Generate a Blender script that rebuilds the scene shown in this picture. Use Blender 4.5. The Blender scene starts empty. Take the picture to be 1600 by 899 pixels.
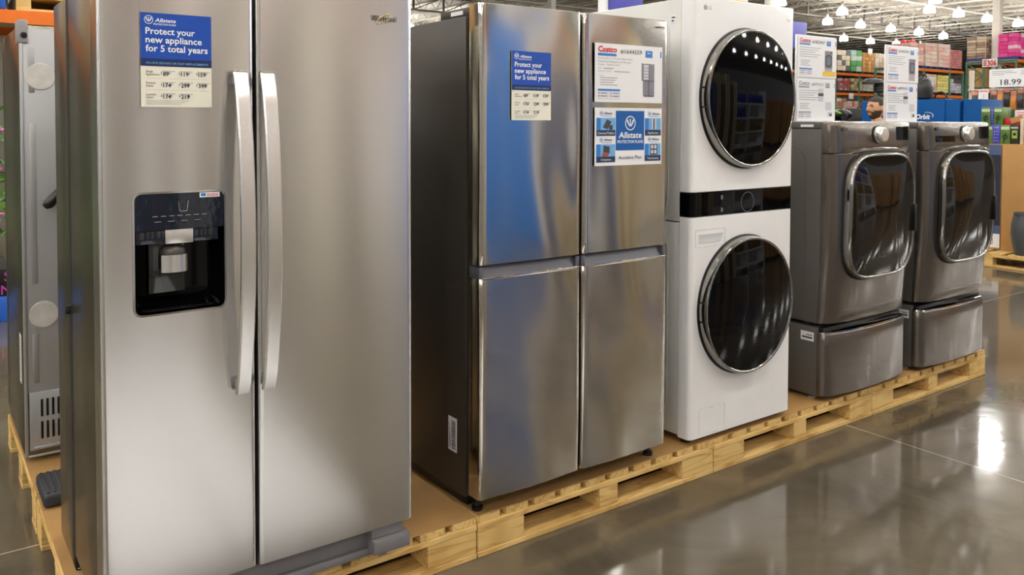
import bpy, bmesh, math, random
from mathutils import Vector, Matrix
random.seed(7)
PI = math.pi
SC = bpy.context.scene
COL = SC.collection

# ------------------------------------------------------------------ camera
yaw, pitch, roll = 0.6061, 0.0325, 0.0017
F = Vector((math.sin(yaw)*math.cos(pitch), math.cos(yaw)*math.cos(pitch), -math.sin(pitch)))
R = Vector((math.cos(yaw), -math.sin(yaw), 0.0))
U = R.cross(F)
cr, sr = math.cos(roll), math.sin(roll)
R2 = R*cr + U*sr
U2 = U*cr - R*sr
cam_data = bpy.data.cameras.new('camera')
cam = bpy.data.objects.new('camera', cam_data)
COL.objects.link(cam)
M3 = Matrix((R2, U2, -F)).transposed()
cam.matrix_world = Matrix.Translation((0, 0, 1.5033)) @ M3.to_4x4()
cam_data.sensor_fit = 'HORIZONTAL'
cam_data.sensor_width = 36.0
cam_data.lens = 1289.17/1600*36.0
cam_data.shift_x = (800-751.21)/1600
cam_data.shift_y = -(449.5-234.27)/1600
cam_data.clip_end = 300
SC.camera = cam

# ------------------------------------------------------------------ light and exposure
SC.view_settings.view_transform = 'Standard'
SC.view_settings.look = 'None'
SC.view_settings.gamma = 1.0
SC.view_settings.use_curve_mapping = False
SC.view_settings.exposure = 0.28
LAMP_STRENGTH = 50.0
LAMP_COLOR = (1.0, 0.985, 0.955)
WORLD_STRENGTH = 0.3
world = bpy.data.worlds.new('world')
SC.world = world
world.use_nodes = True
wb = world.node_tree.nodes['Background']
wb.inputs[0].default_value = (1.0, 0.97, 0.94, 1)
wb.inputs[1].default_value = WORLD_STRENGTH
SC.cycles.use_denoising = True
SC.cycles.max_bounces = 8
SC.cycles.diffuse_bounces = 4
SC.cycles.glossy_bounces = 5
SC.cycles.sample_clamp_indirect = 6.0
SC.cycles.caustics_reflective = False
SC.cycles.caustics_refractive = False


# ------------------------------------------------------------------ materials
def lin(c):
    o = []
    for v in c[:3]:
        v = v/255.0
        o.append(v/12.92 if v <= 0.04045 else ((v+0.055)/1.055)**2.4)
    return (o[0], o[1], o[2], 1.0)


MATS = {}


def pm(name, rgb, rough=0.5, metal=0.0, var=0.06, scale=14.0, bump=0.0, bscale=60.0, coat=0.0, spec=0.5,
       emit=None, estr=0.0, stretch=(1, 1, 1)):
    """procedural principled material: colour varied by noise, optional noise bump"""
    if name in MATS:
        return MATS[name]
    m = bpy.data.materials.new(name)
    m.use_nodes = True
    nt = m.node_tree
    b = nt.nodes['Principled BSDF']
    c = lin(rgb)
    tc = nt.nodes.new('ShaderNodeTexCoord')
    mp = nt.nodes.new('ShaderNodeMapping')
    mp.inputs['Scale'].default_value = stretch
    nt.links.new(tc.outputs['Object'], mp.inputs['Vector'])
    if var > 0:
        n = nt.nodes.new('ShaderNodeTexNoise')
        n.inputs['Scale'].default_value = scale
        n.inputs['Detail'].default_value = 4
        nt.links.new(mp.outputs[0], n.inputs['Vector'])
        r = nt.nodes.new('ShaderNodeValToRGB')
        r.color_ramp.elements[0].position = 0.3
        r.color_ramp.elements[1].position = 0.7
        r.color_ramp.elements[0].color = (c[0]*(1-var), c[1]*(1-var), c[2]*(1-var), 1)
        r.color_ramp.elements[1].color = (min(1, c[0]*(1+var)), min(1, c[1]*(1+var)), min(1, c[2]*(1+var)), 1)
        nt.links.new(n.outputs['Fac'], r.inputs[0])
        nt.links.new(r.outputs[0], b.inputs['Base Color'])
    else:
        b.inputs['Base Color'].default_value = c
    b.inputs['Roughness'].default_value = rough
    b.inputs['Metallic'].default_value = metal
    b.inputs['Coat Weight'].default_value = coat
    b.inputs['Coat Roughness'].default_value = 0.05
    b.inputs['Specular IOR Level'].default_value = spec
    if bump > 0:
        n2 = nt.nodes.new('ShaderNodeTexNoise')
        n2.inputs['Scale'].default_value = bscale
        nt.links.new(mp.outputs[0], n2.inputs['Vector'])
        bp = nt.nodes.new('ShaderNodeBump')
        bp.inputs['Strength'].default_value = bump
        bp.inputs['Distance'].default_value = 0.01
        nt.links.new(n2.outputs['Fac'], bp.inputs['Height'])
        nt.links.new(bp.outputs[0], b.inputs['Normal'])
    if emit:
        b.inputs['Emission Color'].default_value = (emit[0], emit[1], emit[2], 1)
        b.inputs['Emission Strength'].default_value = estr
    MATS[name] = m
    return m


def steel(name, rgb, rough, aniso, grain=0.05, rot=0.25):
    m = bpy.data.materials.new(name)
    m.use_nodes = True
    nt = m.node_tree
    b = nt.nodes['Principled BSDF']
    c = lin(rgb)
    tc = nt.nodes.new('ShaderNodeTexCoord')
    mp = nt.nodes.new('ShaderNodeMapping')
    mp.inputs['Scale'].default_value = (6, 6, 900)
    nt.links.new(tc.outputs['Object'], mp.inputs['Vector'])
    n = nt.nodes.new('ShaderNodeTexNoise')
    n.inputs['Scale'].default_value = 1.0
    n.inputs['Detail'].default_value = 3
    nt.links.new(mp.outputs[0], n.inputs['Vector'])
    r = nt.nodes.new('ShaderNodeValToRGB')
    r.color_ramp.elements[0].color = (c[0]*(1-grain), c[1]*(1-grain), c[2]*(1-grain), 1)
    r.color_ramp.elements[1].color = (c[0]*(1+grain), c[1]*(1+grain), c[2]*(1+grain), 1)
    nt.links.new(n.outputs['Fac'], r.inputs[0])
    nt.links.new(r.outputs[0], b.inputs['Base Color'])
    b.inputs['Metallic'].default_value = 1.0
    b.inputs['Roughness'].default_value = rough
    b.inputs['Anisotropic'].default_value = aniso
    b.inputs['Anisotropic Rotation'].default_value = rot
    t = nt.nodes.new('ShaderNodeTangent')
    t.direction_type = 'RADIAL'
    t.axis = 'Z'
    nt.links.new(t.outputs[0], b.inputs['Tangent'])
    return m


def pine(name, axis):
    m = bpy.data.materials.new(name)
    m.use_nodes = True
    nt = m.node_tree
    b = nt.nodes['Principled BSDF']
    tc = nt.nodes.new('ShaderNodeTexCoord')
    oi = nt.nodes.new('ShaderNodeObjectInfo')
    add = nt.nodes.new('ShaderNodeVectorMath')
    add.operation = 'ADD'
    sc = nt.nodes.new('ShaderNodeVectorMath')
    sc.operation = 'SCALE'
    sc.inputs['Scale'].default_value = 37.0
    cmb = nt.nodes.new('ShaderNodeCombineXYZ')
    for i in range(3):
        nt.links.new(oi.outputs['Random'], cmb.inputs[i])
    nt.links.new(cmb.outputs[0], sc.inputs[0])
    nt.links.new(tc.outputs['Object'], add.inputs[0])
    nt.links.new(sc.outputs[0], add.inputs[1])
    mp = nt.nodes.new('ShaderNodeMapping')
    s = [9.0, 9.0, 9.0]
    s[axis] = 0.9
    mp.inputs['Scale'].default_value = s
    nt.links.new(add.outputs[0], mp.inputs['Vector'])
    n = nt.nodes.new('ShaderNodeTexNoise')
    n.inputs['Scale'].default_value = 1.6
    n.inputs['Detail'].default_value = 3
    n.inputs['Distortion'].default_value = 0.6
    nt.links.new(mp.outputs[0], n.inputs['Vector'])
    mu = nt.nodes.new('ShaderNodeMath')
    mu.operation = 'MULTIPLY'
    mu.inputs[1].default_value = 34.0
    nt.links.new(n.outputs['Fac'], mu.inputs[0])
    sn = nt.nodes.new('ShaderNodeMath')
    sn.operation = 'SINE'
    nt.links.new(mu.outputs[0], sn.inputs[0])
    r = nt.nodes.new('ShaderNodeValToRGB')
    r.color_ramp.elements[0].position = 0.0
    r.color_ramp.elements[0].color = lin((226, 192, 126))
    r.color_ramp.elements[1].position = 1.0
    r.color_ramp.elements[1].color = lin((203, 162, 98))
    e = r.color_ramp.elements.new(0.75)
    e.color = lin((220, 184, 118))
    nt.links.new(sn.outputs[0], r.inputs[0])
    # knots and stains of their own
    n2 = nt.nodes.new('ShaderNodeTexNoise')
    n2.inputs['Scale'].default_value = 5.0
    nt.links.new(add.outputs[0], n2.inputs['Vector'])
    r2 = nt.nodes.new('ShaderNodeValToRGB')
    r2.color_ramp.elements[0].position = 0.3
    r2.color_ramp.elements[0].color = (0.72, 0.66, 0.55, 1)
    r2.color_ramp.elements[1].position = 0.55
    r2.color_ramp.elements[1].color = (1, 1, 1, 1)
    nt.links.new(n2.outputs['Fac'], r2.inputs[0])
    mx = nt.nodes.new('ShaderNodeMix')
    mx.data_type = 'RGBA'
    mx.blend_type = 'MULTIPLY'
    mx.inputs[0].default_value = 1.0
    nt.links.new(r.outputs[0], mx.inputs[6])
    nt.links.new(r2.outputs[0], mx.inputs[7])
    nt.links.new(mx.outputs[2], b.inputs['Base Color'])
    b.inputs['Roughness'].default_value = 0.75
    b.inputs['Specular IOR Level'].default_value = 0.25
    return m


def concrete():
    m = bpy.data.materials.new('polished_concrete')
    m.use_nodes = True
    nt = m.node_tree
    b = nt.nodes['Principled BSDF']
    tc = nt.nodes.new('ShaderNodeTexCoord')
    n = nt.nodes.new('ShaderNodeTexNoise')
    n.inputs['Scale'].default_value = 1.3
    n.inputs['Detail'].default_value = 8
    n.inputs['Roughness'].default_value = 0.65
    n.inputs['Distortion'].default_value = 0.7
    nt.links.new(tc.outputs['Object'], n.inputs['Vector'])
    r = nt.nodes.new('ShaderNodeValToRGB')
    r.color_ramp.elements[0].position = 0.3
    r.color_ramp.elements[0].color = lin((78, 72, 61))
    r.color_ramp.elements[1].position = 0.7
    r.color_ramp.elements[1].color = lin((114, 105, 90))
    nt.links.new(n.outputs['Fac'], r.inputs[0])
    sx = nt.nodes.new('ShaderNodeSeparateXYZ')
    nt.links.new(tc.outputs['Object'], sx.inputs[0])

    def joint(out, off, period):
        a = nt.nodes.new('ShaderNodeMath')
        a.operation = 'SUBTRACT'
        a.inputs[1].default_value = off - period*20 - period/2
        nt.links.new(out, a.inputs[0])
        c = nt.nodes.new('ShaderNodeMath')
        c.operation = 'MODULO'
        c.inputs[1].default_value = period
        nt.links.new(a.outputs[0], c.inputs[0])
        d = nt.nodes.new('ShaderNodeMath')
        d.operation = 'COMPARE'
        d.inputs[1].default_value = period/2
        d.inputs[2].default_value = 0.0035
        nt.links.new(c.outputs[0], d.inputs[0])
        return d.outputs[0]
    j1 = joint(sx.outputs['X'], 3.818, 4.6)
    j2 = joint(sx.outputs['Y'], 3.27, 4.6)
    mxm = nt.nodes.new('ShaderNodeMath')
    mxm.operation = 'MAXIMUM'
    nt.links.new(j1, mxm.inputs[0])
    nt.links.new(j2, mxm.inputs[1])
    mx = nt.nodes.new('ShaderNodeMix')
    mx.data_type = 'RGBA'
    nt.links.new(mxm.outputs[0], mx.inputs[0])
    nt.links.new(r.outputs[0], mx.inputs[6])
    mx.inputs[7].default_value = lin((176, 168, 150))
    nt.links.new(mx.outputs[2], b.inputs['Base Color'])
    n3 = nt.nodes.new('ShaderNodeTexNoise')
    n3.inputs['Scale'].default_value = 3.0
    n3.inputs['Detail'].default_value = 6
    nt.links.new(tc.outputs['Object'], n3.inputs['Vector'])
    mr = nt.nodes.new('ShaderNodeMapRange')
    mr.inputs['To Min'].default_value = 0.05
    mr.inputs['To Max'].default_value = 0.14
    nt.links.new(n3.outputs['Fac'], mr.inputs['Value'])
    nt.links.new(mr.outputs[0], b.inputs['Roughness'])
    b.inputs['Specular IOR Level'].default_value = 0.6
    n4 = nt.nodes.new('ShaderNodeTexNoise')
    n4.inputs['Scale'].default_value = 7.0
    nt.links.new(tc.outputs['Object'], n4.inputs['Vector'])
    bp = nt.nodes.new('ShaderNodeBump')
    bp.inputs['Strength'].default_value = 0.03
    bp.inputs['Distance'].default_value = 0.02
    nt.links.new(n4.outputs['Fac'], bp.inputs['Height'])
    nt.links.new(bp.outputs[0], b.inputs['Normal'])
    return m


def deck_mat():
    m = pm('ceiling_deck_paint', (214, 206, 192), 0.7, var=0.05, scale=0.6)
    nt = m.node_tree
    b = nt.nodes['Principled BSDF']
    tc = nt.nodes.new('ShaderNodeTexCoord')
    w = nt.nodes.new('ShaderNodeTexWave')
    w.bands_direction = 'X'
    w.inputs['Scale'].default_value = 3.0
    nt.links.new(tc.outputs['Object'], w.inputs['Vector'])
    bp = nt.nodes.new('ShaderNodeBump')
    bp.inputs['Strength'].default_value = 0.6
    bp.inputs['Distance'].default_value = 0.05
    nt.links.new(w.outputs['Fac'], bp.inputs['Height'])
    nt.links.new(bp.outputs[0], b.inputs['Normal'])
    return m


M_STEEL = steel('brushed_stainless', (220, 219, 218), 0.22, 0.75)
M_STEEL2 = steel('smooth_stainless', (200, 195, 187), 0.125, 0.5, 0.04)
M_SIDE = steel('grey_painted_steel', (140, 136, 122), 0.27, 0.0, 0.03)
M_DARKSIDE = pm('charcoal_cabinet_paint', (60, 55, 50), 0.45, 0.2, var=0.04, bump=0.05, bscale=500)
M_HANDLE = steel('satin_handle_steel', (236, 235, 234), 0.27, 0.3, 0.03)
M_CHROME = pm('chrome', (214, 214, 214), 0.08, 1.0, var=0.02)
M_RIM = pm('dark_chrome', (150, 148, 144), 0.10, 1.0, var=0.02)
M_BLACK = pm('black_plastic', (14, 14, 15), 0.35, var=0.05)
M_GASKET = pm('black_rubber', (10, 10, 10), 0.7, var=0.05)
M_GLOSSB = pm('gloss_black_panel', (5, 5, 6), 0.03, var=0.0, spec=0.14)
M_NAVY = pm('glossy_navy_panel', (20, 28, 44), 0.06, var=0.03, coat=0.4, bump=0.04, bscale=30)
M_BASEPL = pm('base_grey_plastic', (112, 110, 113), 0.5, var=0.04)
M_GREYPL = pm('grey_plastic', (150, 148, 150), 0.45, var=0.04)
M_ALU = pm('shaded_aluminium', (98, 98, 106), 0.4, 0.4, var=0.03, stretch=(1, 40, 40))  # base darkened for the shade in the grips under the upper doors
M_WHITE = pm('white_enamel', (246, 246, 247), 0.22, var=0.012, coat=0.3)
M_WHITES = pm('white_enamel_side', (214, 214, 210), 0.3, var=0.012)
M_GRAPH = pm('graphite_enamel', (103, 96, 89), 0.25, 0.72, var=0.02, coat=0.25)
M_GRAPHS = pm('graphite_side_enamel', (97, 94, 91), 0.38, 0.3, var=0.03, bump=0.05, bscale=400)
M_GLASS = pm('smoked_door_glass', (24, 20, 17), 0.03, var=0.0, spec=0.3)
M_TUB = pm('grey_tub_ring', (98, 94, 88), 0.18, 0.6, var=0.03)
M_GALV = pm('galvanised_back_sheet', (172, 173, 175), 0.38, 0.55, var=0.04, scale=4)
M_PINEX = pine('pine_board_lengthwise', 0)
M_PINEY = pine('pine_board_crosswise', 1)
M_HARD = pm('brown_hardboard', (170, 131, 80), 0.55, var=0.1, scale=7, bump=0.03, bscale=200)
M_PAPER = pm('white_paper', (238, 238, 240), 0.35, var=0.01)
M_CREAM = pm('cream_paper', (236, 233, 218), 0.45, var=0.01)
M_BLUE = pm('bright_blue_print', (16, 72, 170), 0.35, var=0.02)
M_NAVYP = pm('navy_print', (28, 40, 88), 0.35, var=0.02)
M_WHITEI = pm('white_print', (240, 242, 246), 0.4, var=0.0)
M_INK = pm('dark_ink', (44, 50, 66), 0.5, var=0.0)
M_INKG = pm('grey_ink', (150, 152, 160), 0.5, var=0.0)
M_RED = pm('red_print', (206, 34, 48), 0.4, var=0.02)
M_SKYB = pm('sky_blue_print', (38, 122, 200), 0.35, var=0.02)
M_LTBLUE = pm('pale_blue_print', (112, 170, 222), 0.35, var=0.1, scale=30)
M_YEL = pm('yellow_print', (232, 186, 34), 0.4, var=0.02)
M_ORANGE = pm('orange_beam_paint', (226, 112, 18), 0.45, var=0.05)
M_GREEN = pm('green_upright_paint', (84, 128, 104), 0.5, var=0.05)
M_KRAFT = pm('kraft_cardboard', (178, 134, 78), 0.7, var=0.1, scale=3)
M_LAMP = pm('lamp_glass', (255, 250, 240), 0.4, var=0.0, emit=LAMP_COLOR, estr=LAMP_STRENGTH)
M_COLW = pm('white_column_paint', (226, 220, 208), 0.6, var=0.03, scale=2)
M_JOIST = pm('grey_joist_paint', (196, 188, 174), 0.6, var=0.06, scale=2)
M_GIRD = pm('dark_girder_paint', (112, 105, 97), 0.6, var=0.06, scale=2)


# ------------------------------------------------------------------ mesh helpers
class MB:
    def __init__(self):
        self.bm = bmesh.new()

    def _mi(self, faces, mi):
        for f in faces:
            f.material_index = mi

    def box(self, x0, y0, z0, x1, y1, z1, bev=0.0, mi=0, seg=2):
        bm = self.bm
        if x1 < x0: x0, x1 = x1, x0
        if y1 < y0: y0, y1 = y1, y0
        if z1 < z0: z0, z1 = z1, z0
        v = [bm.verts.new(p) for p in ((x0, y0, z0), (x1, y0, z0), (x1, y1, z0), (x0, y1, z0),
                                       (x0, y0, z1), (x1, y0, z1), (x1, y1, z1), (x0, y1, z1))]
        fs = [bm.faces.new([v[i] for i in q]) for q in ((3, 2, 1, 0), (4, 5, 6, 7), (0, 1, 5, 4), (1, 2, 6, 5), (2, 3, 7, 6), (3, 0, 4, 7))]
        self._mi(fs, mi)
        if bev > 0:
            es = list({e for f in fs for e in f.edges})
            r = bmesh.ops.bevel(bm, geom=es, offset=bev, segments=seg, profile=0.5, affect='EDGES', clamp_overlap=True)
            self._mi(r['faces'], mi)
        return self

    def obox(self, c, ax, ay, az, hx, hy, hz, mi=0):
        """box around c with half sizes along three given unit axes"""
        bm = self.bm
        c, ax, ay, az = Vector(c), Vector(ax).normalized(), Vector(ay).normalized(), Vector(az).normalized()
        v = [bm.verts.new(c+ax*sx*hx+ay*sy*hy+az*sz*hz) for sz in (-1, 1) for sx, sy in ((-1, -1), (1, -1), (1, 1), (-1, 1))]
        fs = [bm.faces.new([v[i] for i in q]) for q in ((3, 2, 1, 0), (4, 5, 6, 7), (0, 1, 5, 4), (1, 2, 6, 5), (2, 3, 7, 6), (3, 0, 4, 7))]
        self._mi(fs, mi)
        return self

    def bar(self, a, b, w, h=None, mi=0):
        a, b = Vector(a), Vector(b)
        d = (b-a)
        L = d.length
        d = d/L
        up = Vector((0, 0, 1)) if abs(d.z) < 0.95 else Vector((1, 0, 0))
        s = d.cross(up).normalized()
        t = s.cross(d)
        return self.obox((a+b)/2, d, s, t, L/2, w/2, (h or w)/2, mi)

    def loft(self, rings, close=True, cap0=True, cap1=True, mi=0, mif=None):
        bm = self.bm
        vr = [[bm.verts.new(p) for p in r] for r in rings]
        n = len(vr[0])
        for i in range(len(vr)-1):
            for j in range(n if close else n-1):
                k = (j+1) % n
                f = bm.faces.new((vr[i][j], vr[i][k], vr[i+1][k], vr[i+1][j]))
                f.material_index = mif(i, j) if mif else mi
        if cap0:
            bm.faces.new(list(reversed(vr[0]))).material_index = mif(0, 0) if mif else mi
        if cap1:
            bm.faces.new(vr[-1]).material_index = mif(len(vr)-2, 0) if mif else mi
        return self

    def prism(self, poly, axis, a, b, mi=0):
        """poly: 2D points in the plane of the other two axes; extruded from a to b along axis"""
        def P(p, t):
            if axis == 'x': return (t, p[0], p[1])
            if axis == 'y': return (p[0], t, p[1])
            return (p[0], p[1], t)
        return self.loft([[P(p, a) for p in poly], [P(p, b) for p in poly]], mi=mi)

    def lathe(self, prof, c, axis='z', seg=24, mi=0, cap0=True, cap1=True, mif=None):
        """prof: list of (radius, height along axis)"""
        rings = []
        for r, h in prof:
            ring = []
            for k in range(seg):
                a = 2*PI*k/seg
                u, v = r*math.cos(a), r*math.sin(a)
                if axis == 'z': p = (c[0]+u, c[1]+v, c[2]+h)
                elif axis == 'y': p = (c[0]+u, c[1]+h, c[2]+v)
                else: p = (c[0]+h, c[1]+u, c[2]+v)
                ring.append(p)
            rings.append(ring)
        return self.loft(rings, True, cap0, cap1, mi, mif)

    def tube(self, pts, r, seg=8, mi=0):
        pts = [Vector(p) for p in pts]
        rings = []
        for i, p in enumerate(pts):
            d = (pts[min(i+1, len(pts)-1)]-pts[max(i-1, 0)]).normalized()
            up = Vector((0, 0, 1)) if abs(d.z) < 0.9 else Vector((1, 0, 0))
            s = d.cross(up).normalized()
            t = s.cross(d)
            rr = r[i] if isinstance(r, (list, tuple)) else r
            rings.append([p+s*rr*math.cos(2*PI*k/seg)+t*rr*math.sin(2*PI*k/seg) for k in range(seg)])
        return self.loft(rings, mi=mi)

    def ball(self, c, rx, ry, rz, mi=0, u=16, v=10):
        rings = []
        for i in range(1, v):
            th = PI*i/v
            rings.append([(c[0]+rx*math.sin(th)*math.cos(2*PI*k/u), c[1]+ry*math.sin(th)*math.sin(2*PI*k/u), c[2]-rz*math.cos(th)) for k in range(u)])
        return self.loft(rings, mi=mi)

    def poly(self, pts, mi=0):
        f = self.bm.faces.new([self.bm.verts.new(p) for p in pts])
        f.material_index = mi
        return self

    def build(self, name, mats, parent=None, angle=38, smooth=True):
        bm = self.bm
        bmesh.ops.recalc_face_normals(bm, faces=bm.faces[:]) if getattr(self, 'recalc', True) else None
        me = bpy.data.meshes.new(name)
        off = Vector(parent['_base']) if parent is not None else None
        if off is not None:
            bmesh.ops.translate(bm, verts=bm.verts[:], vec=-off)
        bm.to_mesh(me)
        bm.free()
        if not isinstance(mats, (list, tuple)):
            mats = [mats]
        for m in mats:
            me.materials.append(m)
        if smooth:
            me.polygons.foreach_set('use_smooth', [True]*len(me.polygons))
            me.set_sharp_from_angle(angle=math.radians(angle))
        o = bpy.data.objects.new(name, me)
        COL.objects.link(o)
        if parent is not None:
            root = parent
            o.parent = root
            if '_root' in root:
                pass
            o['_base'] = parent['_base'] if root.type == 'MESH' else parent['_base']
        else:
            o['_base'] = (0.0, 0.0, 0.0)
        return o


def tag(o, label, cat, group=None, kind=None):
    if label: o['label'] = label
    if cat: o['category'] = cat
    if group: o['group'] = group
    if kind: o['kind'] = kind
    return o


def thing(name, label, cat, base, group=None):
    o = bpy.data.objects.new(name, None)
    COL.objects.link(o)
    o.empty_display_size = 0.1
    o.location = base
    o['_base'] = tuple(float(v) for v in base)
    return tag(o, label, cat, group)


def struct(name, mb, mat):
    o = mb.build(name, mat)
    o['kind'] = 'structure'
    return o


def copy_tree(o, loc=None, label=None, parent=None):
    c = o.copy()
    COL.objects.link(c)
    if parent is not None:
        c.parent = parent
    if loc is not None:
        c.location = loc
    if label:
        c['label'] = label
    for ch in list(o.children):
        copy_tree(ch, parent=c)
    return c


TXT = {}


def text_geo(s, bold=0.0, shear=0.0):
    k = (s, bold, shear)
    if k not in TXT:
        cu = bpy.data.curves.new('t', 'FONT')
        cu.body = s
        cu.size = 1.0
        cu.offset = bold
        cu.shear = shear
        cu.resolution_u = 2
        ob = bpy.data.objects.new('t', cu)
        me = bpy.data.meshes.new_from_object(ob)
        vs = [(v.co.x, v.co.y) for v in me.vertices]
        fs = [tuple(p.vertices) for p in me.polygons]
        bpy.data.objects.remove(ob)
        bpy.data.curves.remove(cu)
        bpy.data.meshes.remove(me)
        xs = [v[0] for v in vs]
        TXT[k] = (vs, fs, min(xs), max(xs))
    return TXT[k]


class Sign:
    """a flat printed sheet: O lower-left corner, U to the right, V up, N out of the face"""
    def __init__(self, root, O, U=(1, 0, 0), V=(0, 0, 1), N=(0, -1, 0)):
        self.root, self.O, self.U, self.V, self.N = root, Vector(O), Vector(U), Vector(V), Vector(N)
        self.parts = {}

    def P(self, u, v, d):
        return self.O+self.U*u+self.V*v+self.N*d

    def mb(self, part, mat):
        if part not in self.parts:
            self.parts[part] = (MB(), mat)
            self.parts[part][0].recalc = False
        return self.parts[part][0]

    def slab(self, part, mat, u0, v0, u1, v1, d0=0.0, d1=0.002):
        m = self.mb(part, mat)
        q = [(u0, v0), (u1, v0), (u1, v1), (u0, v1)]
        m.loft([[self.P(a, b, d0) for a, b in q], [self.P(a, b, d1) for a, b in q]])
        return self

    def rect(self, part, mat, u0, v0, u1, v1, d=0.0026):
        self.mb(part, mat).poly([self.P(u0, v0, d), self.P(u1, v0, d), self.P(u1, v1, d), self.P(u0, v1, d)])
        return self

    def polyg(self, part, mat, pts, d=0.003):
        self.mb(part, mat).poly([self.P(a, b, d) for a, b in pts])

    def text(self, part, mat, s, u, v, size, width=None, bold=0.0, shear=0.0, d=0.0032, align='l'):
        vs, fs, a, b = text_geo(s, bold, shear)
        k = width/(b-a) if width else size
        w = (b-a)*k
        x0 = u if align == 'l' else (u-w/2 if align == 'c' else u-w)
        m = self.mb(part, mat)
        nv = [m.bm.verts.new(self.P(x0+(x-a)*k, v+y*size, d)) for x, y in vs]
        for f in fs:
            try:
                m.bm.faces.new([nv[i] for i in f])
            except ValueError:
                pass
        return self

    def ring(self, part, mat, u, v, r0, r1, d=0.0032, seg=28, a0=0, a1=2*PI, sy=1.0):
        m = self.mb(part, mat)
        for k in range(seg):
            t0, t1 = a0+(a1-a0)*k/seg, a0+(a1-a0)*(k+1)/seg
            pts = [(r1*math.cos(t0), r1*math.sin(t0)), (r1*math.cos(t1), r1*math.sin(t1))]
            if r0 > 0:
                pts += [(r0*math.cos(t1), r0*math.sin(t1)), (r0*math.cos(t0), r0*math.sin(t0))]
            else:
                pts += [(0, 0)]
            m.poly([self.P(u+x, v+y*sy, d) for x, y in pts])

    def emblem(self, part, mat, u, v, r, d=0.0032):
        """round emblem: two cupped hands in a ring"""
        self.ring(part, mat, u, v, r*0.86, r, d)
        for s in (-1, 1):
            pts = []
            for k in range(7):
                t = k/6
                pts.append((u+s*(0.10+0.58*math.sin(t*PI*0.5))*r, v+(-0.55+1.0*t)*r))
            inner = []
            for k in range(6, -1, -1):
                t = k/6
                inner.append((u+s*(0.10+0.30*math.sin(t*PI*0.5))*r, v+(-0.28+0.78*t)*r))
            for i in range(6):
                self.polyg(part, mat, [pts[i], pts[i+1], inner[5-i], inner[6-i]], d)
        self.polyg(part, mat, [(u-0.09*r, v-0.35*r), (u+0.09*r, v-0.35*r), (u+0.09*r, v+0.62*r), (u-0.09*r, v+0.62*r)], d)

    def build(self):
        for k, (m, mat) in self.parts.items():
            m.build(k.split('#')[0], mat, self.root, smooth=False)


# ------------------------------------------------------------------ the building
fl = MB(); fl.box(-45, -40, -0.2, 130, 90, 0.0)
struct('floor', fl, concrete())
CZ = 9.2
ce = MB(); ce.box(-45, -40, CZ, 130, 90, CZ+0.3)
struct('ceiling', ce, deck_mat())
w = MB(); w.box(120, -40, 0, 120.4, 90, CZ)
struct('wall_right', w, pm('pale_wall_paint', (212, 204, 190), 0.7, scale=1))
w = MB(); w.box(-45, 80, 0, 120, 80.4, CZ)
struct('wall_back', w, MATS['pale_wall_paint'])
# open web joists run along Y, girders along X
jm = MB()
JY0, JY1 = -6.0, 78.0
jm.box(-0.06, JY0, CZ-0.14, 0.06, JY1, CZ-0.06)
jm.box(-0.05, JY0, CZ-0.75, 0.05, JY1, CZ-0.68)
n = int((JY1-JY0)/0.75)
for i in range(n):
    y0 = JY0+i*0.75
    a, b = (CZ-0.70, CZ-0.10) if i % 2 == 0 else (CZ-0.10, CZ-0.70)
    jm.bar((0, y0, a), (0, y0+0.75, b), 0.035)
j0 = struct('ceiling_joist', jm, M_JOIST)
xs = [10+2.1*k for k in range(48)]
j0.location.x = xs[0]
for x in xs[1:]:
    c = j0.copy(); COL.objects.link(c); c.location.x = x
gm = MB()
gm.box(-10, -0.16, CZ-1.05, 118, 0.16, CZ-0.98)
gm.box(-10, -0.12, CZ-0.2, 118, 0.12, CZ-0.12)
for k in range(60):
    x = -9+2.1*k
    gm.bar((x, 0, CZ-1.0), (x, 0, CZ-0.15), 0.10)
    gm.bar((x, 0, CZ-1.0), (x+2.1, 0, CZ-0.15), 0.05)
g0 = struct('ceiling_girder', gm, M_GIRD)
for k, y in enumerate((18.5, 30.5, 42.5, 54.5, 66.5)):
    if k == 0:
        g0.location.y = y
    else:
        c = g0.copy(); COL.objects.link(c); c.location.y = y
# pipes under the joists
pmb = MB()
for y in (24.6, 37.0):
    pmb.tube([(5, y, CZ-0.86), (110, y, CZ-0.86)], 0.05, 8)
struct('ceiling_pipe', pmb, M_COLW)


def column(x, y, s, z1=CZ):
    m = MB(); m.box(x-s/2, y-s/2, 0, x+s/2, y+s/2, z1, 0.02)
    struct('column', m, M_COLW)


column(27.3, 33.0, 0.32)
column(37.9, 27.6, 0.42)
column(45.3, 19.55, 0.36)


# ------------------------------------------------------------------ ceiling lamps
def make_lamp(name='ceiling_lamp'):
    t = thing(name, 'white bell shaped high bay lamp hanging from the ceiling joists', 'ceiling lamp', (0, 0, 0), 'bell lamps under the ceiling')
    m = MB()
    prof = [(0.285, 0.0), (0.29, 0.06), (0.28, 0.17), (0.25, 0.27), (0.19, 0.35), (0.10, 0.395)]
    m.lathe(prof, (0, 0, 0), 'z', 14, cap0=True, cap1=True)
    m.build('lamp_shade', M_LAMP, t, angle=60)
    m = MB()
    m.lathe([(0.06, 0.395), (0.075, 0.42), (0.075, 0.66), (0.04, 0.70)], (0, 0, 0), 'z', 12)
    m.build('ballast', M_GIRD, t)
    m = MB()
    m.lathe([(0.015, 0.70), (0.015, 1.05)], (0, 0, 0), 'z', 6)
    m.build('hook_rod', M_JOIST, t)
    return t


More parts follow.
